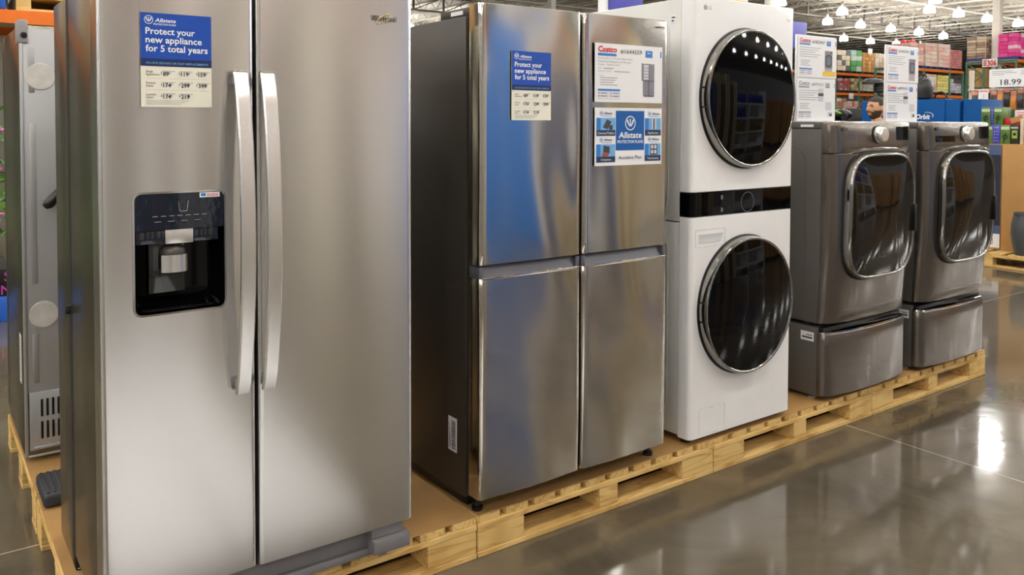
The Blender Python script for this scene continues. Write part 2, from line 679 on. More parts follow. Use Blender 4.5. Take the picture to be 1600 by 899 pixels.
lamp0 = make_lamp()
LZ = 7.5
spots = []
spots += [(45.3, 22.95), (48.4, 22.9), (52.1, 23.05), (56.0, 23.0), (59.6, 23.0), (63.2, 23.0)]
spots += [(45.7, 29.2), (48.9, 29.0), (52.5, 29.05), (55.9, 29.0), (59.8, 29.3), (67.0, 29.1)]
for yy in (47.0, 53.0, 59.0):  # hidden rows added to light the ceiling between the fridges
    spots += [(13.0+3.5*k, yy) for k in range(8)]
spots += [(55.8, 34.35), (59.2, 34.3), (62.8, 34.3), (66.4, 34.3)]
spots += [(36.4, 25.9), (42.3, 26.15), (42.0, 21.0)]
for yy in (-19.1, -13.1, -7.1, -1.1, 4.9, 10.9, 16.9):
    for k in range(-7, 15):
        x = 0.7+3.5*k
        if x > 30 and yy > 14: continue
        spots.append((x, yy))
for i, (x, y) in enumerate(spots):
    if i == 0:
        lamp0.location = (x, y, LZ)
    else:
        copy_tree(lamp0, (x, y, LZ))

# ------------------------------------------------------------------ pallets
PW, PD, PZ = 1.2337, 1.02, 0.1437
YP = 2.306
X0 = 1.5874


def make_pallet(label):
    t = thing('wooden_pallet', label, 'pallet', (0, 0, 0), 'wooden pallets under the appliances')
    bw, gp = 0.098, (PW-0.004-10*0.098)/9
    for k in range(10):
        x = 0.002+k*(bw+gp)
        m = MB(); m.box(x, 0.004, 0.1185, x+bw, PD-0.004, PZ, 0.002, seg=1)
        m.build('deck_board', M_PINEY, t)
    for y in (0.0, PD/2-0.06, PD-0.12):
        m = MB(); m.box(0.002, y, 0.099, PW-0.002, y+0.12, 0.1184, 0.002, seg=1)
        m.build('stringer_board', M_PINEX, t)
        for xa, xb in ((0.003, 0.205), (0.572, 0.668), (1.036, PW-0.003)):
            m = MB(); m.box(xa, y+0.002, 0.0195, xb, y+0.118, 0.0989, 0.002, seg=1)
            m.build('block', M_PINEX, t)
        m = MB(); m.box(0.002, y, 0.0, PW-0.002, y+0.12, 0.0194, 0.002, seg=1)
        m.build('bottom_board', M_PINEX, t)
    return t


pal_spec = [
    (X0-PW, YP, 'pale pine pallet under the large fridge with an ice dispenser'),
    (X0, YP, 'pale pine pallet under the four door fridge'),
    (X0+PW, YP, 'pale pine pallet under the tower and the first grey machine'),
    (X0+2*PW, YP, 'pale pine pallet under the last grey machine at the row end'),
    (X0-PW, YP+PD+0.03, 'pale pine pallet under the fridge seen from the back'),
]
p0 = make_pallet(pal_spec[0][2])
p0.location = (pal_spec[0][0], pal_spec[0][1], 0)
for x, y, lb in pal_spec[1:]:
    copy_tree(p0, (x, y, 0), lb)
SZ0, SZ1 = PZ+0.0003, 0.1482
for (x, y, lb), sl in zip(pal_spec, ('brown hardboard sheet under the large fridge and the black pad', 'brown hardboard sheet under the four door fridge',
                                    'brown hardboard sheet under the white tower', 'brown hardboard sheet under the last grey machine',
                                    'brown hardboard sheet under the fridge seen from the back')):
    m = MB(); m.box(x+0.006, y+0.004, SZ0, x+PW-0.004, y+PD-0.006, SZ1, 0.001, seg=1)
    tag(m.build('hardboard_sheet', M_HARD), sl, 'sheet', 'hardboard sheets on the pallets')


# ------------------------------------------------------------------ appliance helpers
def door_rings(x0, x1, yf, yb, z0, z1, crown, er, nz, wave=None, n=26, lip=0.004):
    """closed sections of a door slab, front toward -Y"""
    rings = []
    zs = [(z0, lip), (z0+lip, 0.0)] + [(z0+lip+(z1-z0-2*lip)*k/nz, 0.0) for k in range(1, nz)] + [(z1-lip, 0.0), (z1, lip)]
    w = x1-x0
    for z, ins in zs:
        ring = []
        for i in range(n+1):
            # denser at the rolled edges
            t = 0.5-0.5*math.cos(PI*i/n)
            x = x0+w*t
            e = min(x-x0, x1-x)
            y = yf+crown*(2*t-1)**2
            if e < er:
                y += er-math.sqrt(max(0, er*er-(er-e)**2))
            if wave:
                y += wave(t, (z-z0)/(z1-z0))
            ring.append((x, y+ins, z))
        ring.append((x1, yb, z))
        ring.append((x0, yb, z))
        rings.append(ring)
    return rings


def rrect(x0, x1, z0, z1, r, seg=6):
    pts = []
    for cx, cz, a in ((x1-r, z0+r, -PI/2), (x1-r, z1-r, 0), (x0+r, z1-r, PI/2), (x0+r, z0+r, PI)):
        for k in range(seg+1):
            t = a+PI/2*k/seg
            pts.append((cx+r*math.cos(t), cz+r*math.sin(t)))
    return pts


def boolean_cut(obj, cutter_mb):
    c = cutter_mb.build('cut', M_BLACK, smooth=False)
    md = obj.modifiers.new('b', 'BOOLEAN')
    md.operation = 'DIFFERENCE'
    md.object = c
    md.solver = 'EXACT'
    bpy.context.view_layer.update()
    dg = bpy.context.evaluated_depsgraph_get()
    me = bpy.data.meshes.new_from_object(obj.evaluated_get(dg))
    old = obj.data
    obj.modifiers.clear()
    nm = old.name
    obj.data = me
    bpy.data.meshes.remove(old)
    me.name = nm
    cm = c.data
    bpy.data.objects.remove(c)
    bpy.data.meshes.remove(cm)
    me.polygons.foreach_set('use_smooth', [True]*len(me.polygons))
    me.set_sharp_from_angle(angle=math.radians(30))


# ------------------------------------------------------------------ fridge 1 (side by side, ice dispenser)
FX0, FX1, FY = 0.387, 1.288, 2.234
f1 = thing('side_by_side_fridge', 'large stainless steel fridge with ice dispenser and two long vertical handles', 'refrigerator', (FX0, FY, SZ1))
m = MB()
m.box(FX0+0.003, FY+0.098, 0.20, FX1-0.003, 2.70, 1.885, 0.004)
m.build('cabinet', M_SIDE, f1)
m = MB()
m.box(FX0+0.002, 2.737, 0.158, FX1-0.002, 2.975, 1.875, 0.004)
m.build('rear_cabinet', M_SIDE, f1)
m = MB(); m.box(FX0+0.0026, 2.6985, 0.160, FX1-0.0026, 2.7372, 1.874)
m.build('seam_strip', M_GASKET, f1)
m = MB(); m.box(FX0+0.02, FY+0.086, 0.262, FX1-0.02, FY+0.099, 1.87)
m.build('door_gasket', M_GASKET, f1)
SPL = 0.789


def f1wave(t, v):
    return 0.0009*math.sin(5.2*v+2*t)*math.sin(PI*t)


m = MB(); m.loft(door_rings(FX0, SPL-0.004, FY, FY+0.086, 0.250, 1.895, 0.005, 0.007, 16, f1wave))
d1 = m.build('door', M_STEEL, f1)
DX0, DX1, DZ0, DZ1 = 0.469, 0.701, 1.004, 1.319
cut = MB(); cut.prism([(p[0], p[1]) for p in rrect(DX0, DX1, DZ0, DZ1, 0.018)], 'y', FY-0.05, FY+0.080)
boolean_cut(d1, cut)
m = MB(); m.loft(door_rings(SPL+0.004, FX1, FY, FY+0.086, 0.250, 1.895, 0.0035, 0.007, 16, f1wave))
d2 = m.build('door', M_STEEL, f1)
# dispenser
outer, inner = rrect(DX0-0.004, DX1+0.004, DZ0-0.004, DZ1+0.004, 0.021), rrect(DX0+0.001, DX1-0.001, DZ0+0.001, DZ1-0.001, 0.017)
m = MB()
m.loft([[(x, FY+0.004, z) for x, z in outer], [(x, FY-0.0025, z) for x, z in outer], [(x, FY-0.0025, z) for x, z in inner], [(x, FY+0.01, z) for x, z in inner]], True, False, False)
m.build('dispenser_bezel', M_CHROME, f1)
m = MB()
hs = rrect(DX0+0.0005, DX1-0.0005, DZ0+0.0005, DZ1-0.0005, 0.0175)
hb = rrect(DX0+0.02, DX1-0.02, DZ0+0.03, DZ1-0.01, 0.03)
m.loft([[(x, FY+0.004, z) for x, z in hs], [(x, FY+0.03, z) for x, z in hs], [(x, FY+0.077, z) for x, z in hb]], True, False, True)
m.build('dispenser_housing', M_GLOSSB, f1)
m = MB()
cpoly = [p for p in rrect(DX0+0.001, DX1-0.001, 1.222, DZ1-0.001, 0.0165)]
cpoly = [(x, max(z, 1.222)) for x, z in rrect(DX0+0.001, DX1-0.001, 1.19, DZ1-0.001, 0.0165)]
m.loft([[(x, FY+0.03, z) for x, z in cpoly], [(x, FY+0.0005+0.008*(1.319-z)/0.1*0.4, z) for x, z in cpoly]])
cp = m.build('control_panel', M_NAVY, f1)
s = Sign(f1, (DX0, FY-0.0007, 1.222))
for a, b in (((0.110, 0.075), (0.114, 0.048)), ((0.114, 0.048), (0.132, 0.048)), ((0.132, 0.048), (0.136, 0.075))):
    mm = s.mb('cup_icon', M_CHROME); mm.recalc = True
    mm.bar(s.P(a[0], a[1], 0.0008), s.P(b[0], b[1], 0.0008), 0.0014)
for k in range(7):
    s.rect('button_legends', M_INKG, 0.045+k*0.021, 0.036, 0.058+k*0.021, 0.0378, 0.0012)
for k in range(4):
    s.rect('button_legends', M_INKG, 0.05+k*0.034, 0.022, 0.066+k*0.034, 0.0234, 0.0012)
s.slab('sticker', M_PAPER, 0.166, 0.0815, 0.219, 0.0945, 0.0, 0.0012)
s.text('sticker_print', M_RED, 'INSIDE', 0.186, 0.084, 0.011, 0.030, 0.01, 0, 0.0016)
s.rect('sticker_mark', M_SKYB, 0.169, 0.085, 0.182, 0.0925, 0.0016)
s.build()
for a_, b_ in ((0.006, 0.078), (0.152, 0.218)):
    m = MB(); m.box(DX0+a_, FY+0.012, 1.186, DX0+b_, FY+0.05, 1.2215, 0.002)
    m.build('side_block', M_NAVY, f1)
m = MB(); m.box(DX0+0.0785, FY+0.008, 1.184, DX0+0.1515, FY+0.05, 1.2225, 0.002)
m.build('center_block', M_HANDLE, f1)
m = MB(); m.box(DX0+0.048, FY+0.058, 1.045, DX0+0.142, FY+0.066, 1.184, 0.003)
m.build('splash_plate', pm('clear_smoked_plastic', (34, 36, 38), 0.12, var=0.1, scale=20, coat=0.5), f1)
m = MB(); m.lathe([(0.033, 0.0), (0.034, 0.008), (0.031, 0.016), (0.024, 0.022)], (DX0+0.107, FY+0.043, 1.153), 'z', 24)
m.build('nozzle', pm('dark_grey_plastic', (72, 68, 64), 0.4), f1)
m = MB()
rg = []
for k in range(9):
    a = -0.95+1.9*k/8
    rg.append((DX0+0.107+0.034*math.sin(a)/math.sin(0.95), FY+0.045-0.030*math.cos(a)))
back = [(x, y+0.004) for x, y in reversed(rg)]
m.prism(rg+back, 'z', 1.106, 1.152)
m.build('paddle', M_HANDLE, f1)
m = MB(); m.box(DX0+0.018, FY+0.006, DZ0+0.005, DX1-0.018, FY+0.062, DZ0+0.012, 0.002)
for k in range(8):
    m.box(DX0+0.03+k*0.022, FY+0.012, DZ0+0.012, DX0+0.04+k*0.022, FY+0.056, DZ0+0.0135)
m.build('drip_tray', M_GLOSSB, f1)


def handle(x0, x1, z0, z1):
    m = MB()
    rings = []
    N = 22
    for k in range(N+1):
        t = k/N
        z = z0+(z1-z0)*t
        b = 0.034+0.052*math.sin(PI*t)**0.8
        if k in (0, N): b = 0.030
        yo, yi = FY-b, FY-b+0.016
        rings.append([(x0, yi-0.004, z), (x0, yo+0.004, z), (x0+0.004, yo, z), (x1-0.004, yo, z), (x1, yo+0.004, z), (x1, yi-0.004, z), (x1-0.004, yi, z), (x0+0.004, yi, z)])
    m.loft(rings)
    h = m.build('handle', M_HANDLE, f1, angle=30)
    m = MB()
    for z in (z0+0.012, z1-0.032):
        m.box(x0+0.006, FY-0.030, z, x1-0.006, FY+0.006, z+0.02, 0.003)
    m.build('mount', M_GREYPL, h)
    m = MB()
    m.box(x0+0.001, FY-0.031, z1, x1-0.001, FY-0.014, z1+0.004, 0.001)
    m.build('end_cap', M_CHROME, h)


handle(0.7205, 0.7605, 0.762, 1.640)
handle(0.7945, 0.8345, 0.762, 1.640)
# base
m = MB()
m.box(FX0+0.03, FY+0.045, 0.165, FX1-0.10, FY+0.11, 0.235, 0.004)
m.box(FX0+0.03, FY+0.03, 0.16, FX1-0.12, FY+0.06, 0.185, 0.004)
m.build('kick_grille', M_BASEPL, f1)
m = MB()
m.box(1.150, FY-0.006, 0.172, 1.278, FY+0.10, 0.216, 0.005)
m.build('foot_cover', M_BASEPL, f1)
m = MB(); m.box(1.150, FY+0.012, 0.2165, 1.262, FY+0.09, 0.247, 0.004)
m.build('hinge_cover', M_BASEPL, f1)
for x in (FX0+0.014, FX1-0.03):
    m = MB(); m.lathe([(0.012, 0.0), (0.012, 0.006), (0.006, 0.008), (0.006, 0.04)], (x, 2.705, SZ1), 'z', 10)
    m.build('levelling_foot', M_CHROME, f1)
for x in (FX0+0.05, FX1-0.05):
    m = MB(); m.box(x-0.03, 2.80, SZ1, x+0.03, 2.86, 0.16); m.build('roller', M_BLACK, f1)
    m = MB(); m.box(x-0.03, 2.38, SZ1, x+0.03, 2.44, 0.201); m.build('roller', M_BLACK, f1)
m = MB()
pts = [(FX0+0.012+0.004*math.sin(k*1.1), 2.718+0.006*math.cos(k*0.9), 0.18+k*0.055) for k in range(15)]
m.tube(pts, 0.006, 6)
m.box(FX0-0.012, 2.712, 0.93, FX0+0.012, 2.728, 0.955, 0.003)
m.build('cord', M_GASKET, f1)
s = Sign(f1, (1.147, FY-0.0005, 1.811))
s.text('logo', pm('dark_logo_chrome', (70, 74, 92), 0.2, 0.9), 'Whirlpool', 0.0, 0.0, 0.024, 0.084, 0.01, 0, 0.003)
s.build()
m = MB()
gp = []
for k in range(40):
    t = -2.6+5.3*k/39
    x = 0.030*math.cos(t)
    z = 0.009*math.sin(t)
    a = 0.62
    gp.append((1.186+x*math.cos(a)-z*math.sin(a), FY-0.0045, 1.817+x*math.sin(a)*0.75+z*math.cos(a)))
m.tube(gp, 0.0013, 6)
m.build('logo_ring', pm('gold_ring', (196, 172, 110), 0.25, 0.9), f1)


# ------------------------------------------------------------------ protection plan signs
def plan_sign(x0, x1, z0, z1, y, label):
    t = thing('price_sign', label, 'sign', (x0, y, z0))
    s = Sign(t, (x0, y, z0))
    W, H = x1-x0, z1-z0
    s.slab('sheet', M_CREAM, 0, 0, W, H)
    s.rect('blue_field', M_BLUE, 0, 0.51*H, W, H)
    s.rect('navy_band', M_NAVYP, 0, 0.435*H, W, 0.515*H, 0.0028)
    s.emblem('emblem', M_WHITEI, 0.115*W, 0.925*H, 0.062*W)
    s.text('white_lettering', M_WHITEI, 'Allstate', 0.20*W, 0.905*H, 0.056*H, 0.29*W, 0.02, 0.15)
    s.text('white_lettering', M_WHITEI, 'PROTECTION PLANS', 0.18*W, 0.872*H, 0.026*H, 0.31*W, 0.02)
    for k, l in enumerate(('Protect your', 'new appliance', 'for 5 total years')):
        s.text('white_lettering', M_WHITEI, l, 0.07*W, (0.775-0.092*k)*H, 0.098*H, (0.69, 0.79, 0.875)[k]*W, 0.018)
    s.text('band_lettering', M_LTBLUE, 'ON-SITE REPAIRS OR FAST REPLACEMENTS', 0.07*W, 0.458*H, 0.03*H, 0.88*W, 0.01)
    rows = (('Single', 'Appliances', ('89', '119', '159')), ('Kitchen', 'Suites', ('174', '299', '399')), ('Laundry', 'Suites', ('174', '219')))
    for r, (a, b, pr) in enumerate(rows):
        v = (0.335-0.122*r)*H
        s.text('row_lettering', M_INK, a, 0.07*W, v+0.032*H, 0.032*H, None, 0.0)
        s.text('row_lettering', M_INK, b, 0.07*W, v+0.002*H, 0.032*H, None, 0.0)
        for c, p in enumerate(pr):
            u = (0.285+0.25*c)*W
            s.rect('fine_print', M_INKG, u, v+0.048*H, u+0.19*W, v+0.053*H, 0.003)
            s.text('price_lettering', M_INK, '$', u-0.012*W, v+0.018*H, 0.03*H, None, 0.0)
            s.text('price_lettering', M_INK, p, u+0.02*W, v, 0.062*H, None, 0.02)
            s.text('price_lettering', M_INK, '99', u+(0.085 if len(p) == 2 else 0.108)*W, v+0.018*H, 0.032*H, None, 0.0)
        if r < 2:
            s.rect('fine_print', M_INKG, 0.07*W, v-0.032*H, 0.95*W, v-0.0305*H, 0.003)
    for k in range(3):
        s.rect('fine_print', M_INKG, 0.07*W, (0.066-0.018*k)*H, (0.66-0.05*k)*W, (0.070-0.018*k)*H, 0.003)
    s.build()


plan_sign(0.4885, 0.668, 1.5435, 1.785, FY-0.0035, 'blue and cream protection price sign above the ice dispenser of the large fridge')
F2Y = 2.272
plan_sign(1.6995, 1.873, 1.5135, 1.7515, F2Y-0.0035, 'blue and cream protection price sign on the blue reflecting door of the four door fridge')


# ------------------------------------------------------------------ fridge 2 (four door)
GX0, GX1 = 1.577, 2.486
f2 = thing('four_door_fridge', 'four door stainless steel fridge with dark charcoal side and no handles', 'refrigerator', (GX0, F2Y, SZ1))
m = MB(); m.box(GX0+0.004, 2.372, 0.190, GX1-0.004, 3.05, 1.872, 0.005)
m.build('cabinet', M_DARKSIDE, f2)
m = MB(); m.box(GX0+0.03, 2.345, 0.225, GX1-0.03, 2.373, 1.86)
m.build('door_gasket', M_GASKET, f2)
m = MB(); m.box(GX0+0.02, 2.385, 0.156, GX1-0.02, 3.02, 0.191)
m.build('base_plinth', M_BLACK, f2)
for x in (GX0+0.04, GX1-0.022):
    m = MB(); m.lathe([(0.020, 0.0), (0.020, 0.012), (0.010, 0.014), (0.010, 0.05)], (x, 2.352, SZ1), 'z', 12)
    m.build('levelling_foot', M_BLACK, f2)
    m = MB(); m.lathe([(0.020, 0.0), (0.020, 0.010)], (x, 2.95, SZ1), 'z', 12)
    m.build('levelling_foot', M_BLACK, f2)
SP2 = 2.0335


def w2(ph, s):
    def f(t, v):
        e = math.exp(-((t-0.0)/0.12)**2)+math.exp(-((t-1.0)/0.12)**2)
        return 0.0030*e*math.sin(PI*v)*s + 0.0016*math.sin(2*PI*(v*0.8+t*0.9)+ph)*math.sin(PI*t) + 0.0006*math.sin(2*PI*v*1.7+ph*2+5*t)
    return f


def f2door(xa, xb, za, zb, ph):
    m = MB(); m.loft(door_rings(xa, xb, F2Y, 2.345, za, zb, 0.006, 0.016, 24, w2(ph, -1.0), n=34))
    return m.build('door', M_STEEL2, f2)


f2door(GX0, SP2-0.005, 1.018, 1.909, 0.3)
f2door(SP2+0.005, GX1, 1.018, 1.909, 2.2)
LT = 0.974
for xa, xb, ph in ((GX0, SP2-0.005, 1.2), (SP2+0.005, GX1, 3.0)):
    d = f2door(xa, xb, 0.212, LT, ph)
    m = MB()
    m.prism([(F2Y+0.012, LT-0.002), (F2Y+0.020, LT+0.001), (F2Y+0.034, 1.0125), (2.345, 1.0125), (2.345, LT-0.002)], 'x', xa+0.018, xb-0.018)
    m.build('grip', M_ALU, d)
    for a, b in ((xa+0.001, xa+0.018), (xb-0.018, xb-0.001)):
        m = MB(); m.box(a, F2Y+0.014, LT-0.002, b, 2.345, 1.0125, 0.002)
        m.build('grip_end', M_ALU, d)
    m = MB(); m.box(xa+0.006, F2Y+0.0035, LT-0.001, xb-0.006, F2Y+0.0125, LT+0.0035, 0.001)
    m.build('top_trim', M_CHROME, d)
m = MB(); m.box(GX0+0.02, 2.373, 1.8725, GX0+0.10, 2.565, 1.905, 0.005)
m.build('hinge_cover', M_DARKSIDE, f2)
m = MB(); m.box(GX1-0.10, 2.373, 1.8725, GX1-0.02, 2.565, 1.905, 0.005)
m.build('hinge_cover', M_DARKSIDE, f2)
s = Sign(f2, (GX0+0.0198, 2.49, 1.882), U=(0, -1, 0), N=(-1, 0, 0))
s.slab('cover_label', M_PAPER, 0, 0, 0.075, 0.014, 0, 0.0012)
s.build()
s = Sign(f2, (GX0+0.0035, 2.481, 0.330), U=(0, -1, 0), N=(-1, 0, 0))
s.slab('barcode_label', M_PAPER, 0, 0, 0.055, 0.122, 0, 0.0012)
random.seed(3)
v = 0.008
while v < 0.112:
    h = random.choice((0.002, 0.003, 0.004))
    s.rect('barcode_print', M_INK, 0.022, v, 0.048, v+h, 0.0016)
    v += h+random.choice((0.0015, 0.003))
for k in range(3):
    s.rect('barcode_print', M_INKG, 0.006+0.004*k, 0.01, 0.008+0.004*k, 0.10-0.02*k, 0.0016)
s.build()
s = Sign(f2, (2.404, F2Y-0.0004, 1.876))
s.text('logo', M_INK, 'SAMSUNG', 0.0, 0.0, 0.011, 0.05, 0.02, 0, 0.0012)
s.build()


# ------------------------------------------------------------------ product sheets on the right door
def costco_mark(s, u, v, W, red=M_RED, blue=M_SKYB, part='store_mark'):
    s.text(part, red, 'Costco', u, v, W*0.31, W, 0.035, 0.12)
    s.rect(part+'_underline', blue, u-0.01*W, v-0.155*W, u+0.98*W, v-0.055*W)


def product_sheet(x0, x1, z0, z1, y, label, number, kind, grey=False, root=None, part=''):
    t = root or thing('product_sign', label, 'sign', (x0, y, z0))
    s = Sign(t, (x0, y, z0))
    W, H = x1-x0, z1-z0
    red = M_INKG if grey else M_RED
    bl = M_INKG if grey else M_SKYB
    s.slab('sheet', M_PAPER, 0, 0, W, H)
    costco_mark(s, 0.04*W, 0.855*H, 0.27*W, red, bl)
    s.text('item_number', M_INK if not grey else M_INKG, number, 0.36*W, 0.845*H, 0.105*H, 0.32*W, 0.0)
    s.rect('badge', bl, 0.735*W, 0.80*H, 0.845*W, 0.92*H)
    s.text('badge_lettering', M_WHITEI, 'Save', 0.79*W, 0.865*H, 0.045*H, None, 0.01, 0, 0.0032, 'c')
    s.rect('badge', bl, 0.965*W, 0.81*H, 0.985*W, 0.92*H)
    ink = M_INKG
    if kind == 'fridge':
        for k, l in enumerate(('Samsung 28 cu. ft. Counter Depth 4-Door', 'French Door Refrigerator with Beverage', 'Center - Stainless Steel')):
            s.text('description', ink, l, 0.045*W, (0.735-0.055*k)*H, 0.043*H, (0.50, 0.47, 0.30)[k]*W, 0.0)
        s.text('description', M_INK, 'Model:', 0.045*W, 0.565*H, 0.032*H, None, 0.0)
        s.rect('fine_print', ink, 0.12*W, 0.568*H, 0.26*W, 0.582*H)
        s.text('description', M_INK, 'Dimensions (WxDxH):', 0.045*W, 0.52*H, 0.032*H, None, 0.0)
        s.rect('fine_print', ink, 0.27*W, 0.523*H, 0.50*W, 0.535*H)
        s.text('description', ink, 'Features:', 0.055*W, 0.445*H, 0.032*H, None, 0.0)
    for k in range(4):
        s.rect('fine_print', ink, 0.07*W, (0.41-0.04*k)*H, (0.32-0.03*(k % 3))*W, (0.422-0.04*k)*H)
    if kind != 'fridge':
        for k in range(5):
            s.rect('fine_print', ink, 0.045*W, (0.72-0.055*k)*H, (0.58-0.07*(k % 3))*W, (0.733-0.055*k)*H)
    s.rect('blue_bar', bl, 0.04*W, 0.19*H, 0.36*W, 0.225*H)
    s.rect('bar_panel', pm('pale_grey_print', (222, 222, 230), 0.4, var=0.0), 0.04*W, 0.05*H, 0.36*W, 0.188*H, 0.0028)
    for k in range(4):
        uu, vv = (0.05+0.17*(k % 2))*W, (0.145-0.05*(k//2))*H
        s.rect('bar_print', M_INK, uu, vv, uu+0.012*W, vv+0.02*H, 0.0034)
        s.rect('bar_print', ink, uu+0.03*W, vv+0.004*H, uu+0.12*W, vv+0.014*H, 0.0034)
    # picture of the product
    g1 = pm('picture_grey', (128, 124, 136), 0.45, var=0.1)
    g2 = pm('picture_dark', (62, 60, 68), 0.4, var=0.05)
    g3 = pm('picture_light', (206, 206, 214), 0.45, var=0.03)
    if kind == 'fridge':
        s.rect('picture_body', g1, 0.70*W, 0.13*H, 0.875*W, 0.69*H)
        s.polyg('picture_body', g1, [(0.68*W, 0.70*H), (0.705*W, 0.69*H), (0.705*W, 0.40*H), (0.68*W, 0.385*H)], 0.0027)
        s.rect('picture_shelf', g3, 0.708*W, 0.41*H, 0.785*W, 0.67*H, 0.0034)
        for k in range(4):
            s.rect('picture_dark', g2, 0.708*W, (0.45+0.055*k)*H, 0.785*W, (0.457+0.055*k)*H, 0.0038)
        s.rect('picture_dark', g2, 0.70*W, 0.385*H, 0.875*W, 0.395*H, 0.0036)
        s.rect('picture_dark', g2, 0.787*W, 0.13*H, 0.792*W, 0.69*H, 0.0036)
        s.rect('picture_dark', g2, 0.71*W, 0.115*H, 0.865*W, 0.13*H, 0.0036)
    elif kind == 'washer':
        s.rect('picture_body', g1, 0.69*W, 0.24*H, 0.89*W, 0.68*H)
        s.rect('picture_light', pm('picture_pinkish', (176, 160, 172), 0.45, var=0.04), 0.69*W, 0.06*H, 0.885*W, 0.24*H)
        s.polyg('picture_dark', g2, [(x, z) for x, z in rrect(0.705*W, 0.875*W, 0.27*H, 0.59*H, 0.05*W)], 0.0034)
        s.polyg('picture_glass', pm('picture_glass', (96, 104, 120), 0.4, var=0.2, scale=50), [(x, z) for x, z in rrect(0.735*W, 0.845*W, 0.33*H, 0.54*H, 0.045*W)], 0.0038)
        s.rect('picture_dark', g2, 0.84*W, 0.62*H, 0.882*W, 0.66*H, 0.0034)
    else:
        s.rect('picture_body', g3, 0.54*W, 0.47*H, 0.68*W, 0.78*H)
        s.rect('picture_dark', g2, 0.54*W, 0.60*H, 0.68*W, 0.67*H, 0.0034)
        s.rect('picture_body', g1, 0.56*W, 0.49*H, 0.66*W, 0.57*H, 0.0034)
        s.rect('picture_body', g3, 0.74*W, 0.26*H, 0.90*W, 0.46*H)
        s.rect('picture_body', g1, 0.80*W, 0.10*H, 0.92*W, 0.22*H)
        s.rect('picture_dark', g2, 0.845*W, 0.12*H, 0.91*W, 0.18*H, 0.0034)
    s.build()
    return t


product_sheet(2.0825, 2.438, 1.582, 1.801, F2Y-0.0035, 'white product sheet with a fridge picture on the right door of the four door fridge', '#1644559', 'fridge')
t = thing('plan_sign', 'blue and white plan sign with four small pictures under the white product sheet', 'sign', (2.0835, F2Y-0.0035, 1.344))
s = Sign(t, (2.0835, F2Y-0.0035, 1.344))
W, H = 0.354, 0.2175
s.slab('sheet', M_PAPER, 0, 0, W, H)
s.rect('blue_panel', pm('panel_blue_print', (14, 88, 164), 0.3, var=0.08, scale=8), 0.30*W, 0.26*H, 0.725*W, 0.95*H)
s.emblem('emblem', M_WHITEI, 0.513*W, 0.735*H, 0.078*W)
s.text('white_lettering', M_WHITEI, 'Allstate', 0.513*W, 0.475*H, 0.15*H, 0.345*W, 0.02, 0.08, 0.0032, 'c')
s.text('white_lettering', M_WHITEI, 'PROTECTION PLANS', 0.513*W, 0.385*H, 0.075*H, 0.385*W, 0.012, 0, 0.0032, 'c')
s.text('blue_lettering', M_NAVYP, 'Accident Plan', 0.513*W, 0.105*H, 0.085*H, 0.345*W, 0.005, 0, 0.0032, 'c')
for ci, (ua, va, cap) in enumerate(((0.02, 0.515, 'Cameras/Tablets'), (0.735, 0.515, 'Appliances'), (0.02, 0.06, 'Computers'), (0.735, 0.06, 'Televisions'))):
    ub = ua+(0.272 if ua < 0.5 else 0.25)
    s.rect('picture#%d' % ci, M_LTBLUE, ua*W, (va+0.09)*H, ub*W, (va+0.31)*H)
    s.rect('picture_glow#%d' % ci, M_SKYB, ua*W, (va+0.09)*H, (ua+0.06)*W, (va+0.31)*H, 0.0028)
    s.rect('caption_bar#%d' % ci, pm('caption_navy', (34, 52, 84), 0.35, var=0.02), ua*W, va*H, ub*W, (va+0.10)*H, 0.003)
    s.text('caption#%d' % ci, M_WHITEI, cap, (ua+ub)/2*W, (va+0.03)*H, 0.055*H, min(0.24*W, 0.0115*W*len(cap)*1.4), 0, 0, 0.0036, 'c')
    s.emblem('small_emblem#%d' % ci, M_SKYB, (ua+0.07)*W, (va+0.385)*H, 0.024*W)
    s.text('blue_lettering', M_SKYB, 'Allstate', (ua+0.105)*W, (va+0.37)*H, 0.055*H, 0.12*W, 0.02, 0.15)
    s.rect('blue_line#%d' % ci, M_SKYB, (ua+0.08)*W, (va+0.335)*H, (ua+0.22)*W, (va+0.342)*H)
gk = pm('picture_dark', (62, 60, 68), 0.4)
s.polyg('picture_gadget', gk, [(0.11*W, 0.66*H), (0.18*W, 0.63*H), (0.235*W, 0.76*H), (0.17*W, 0.80*H)], 0.0033)
s.rect('picture_gadget', gk, 0.20*W, 0.62*H, 0.25*W, 0.70*H, 0.0034)
s.rect('picture_gadget', gk, 0.865*W, 0.63*H, 0.885*W, 0.81*H, 0.0033)
s.rect('picture_metal', MATS['picture_light'], 0.84*W, 0.63*H, 0.864*W, 0.81*H, 0.0033)
s.rect('picture_metal', MATS['picture_light'], 0.886*W, 0.63*H, 0.91*W, 0.81*H, 0.0033)
s.polyg('picture_gadget', gk, [(0.12*W, 0.24*H), (0.21*W, 0.22*H), (0.21*W, 0.33*H), (0.12*W, 0.35*H)], 0.0033)
s.polyg('picture_laptop', pm('picture_copper', (150, 84, 66), 0.5), [(0.09*W, 0.17*H), (0.18*W, 0.15*H), (0.21*W, 0.22*H), (0.12*W, 0.24*H)], 0.0033)
s.rect('picture_gadget', gk, 0.82*W, 0.17*H, 0.93*W, 0.36*H, 0.0033)
for k in range(4):
    s.rect('picture_metal', MATS['picture_light'], (0.83+0.05*(k % 2))*W, (0.19+0.09*(k//2))*H, (0.865+0.05*(k % 2))*W, (0.255+0.09*(k//2))*H, 0.0037)
s.build()


# ------------------------------------------------------------------ white laundry tower
TX0, TX1, TY = 2.658, 3.347, 2.302
tw = thing('laundry_tower', 'tall white stacked washer and dryer tower with two round black doors', 'laundry tower', (TX0, TY, SZ1))
TB, TT = 0.172, 2.030


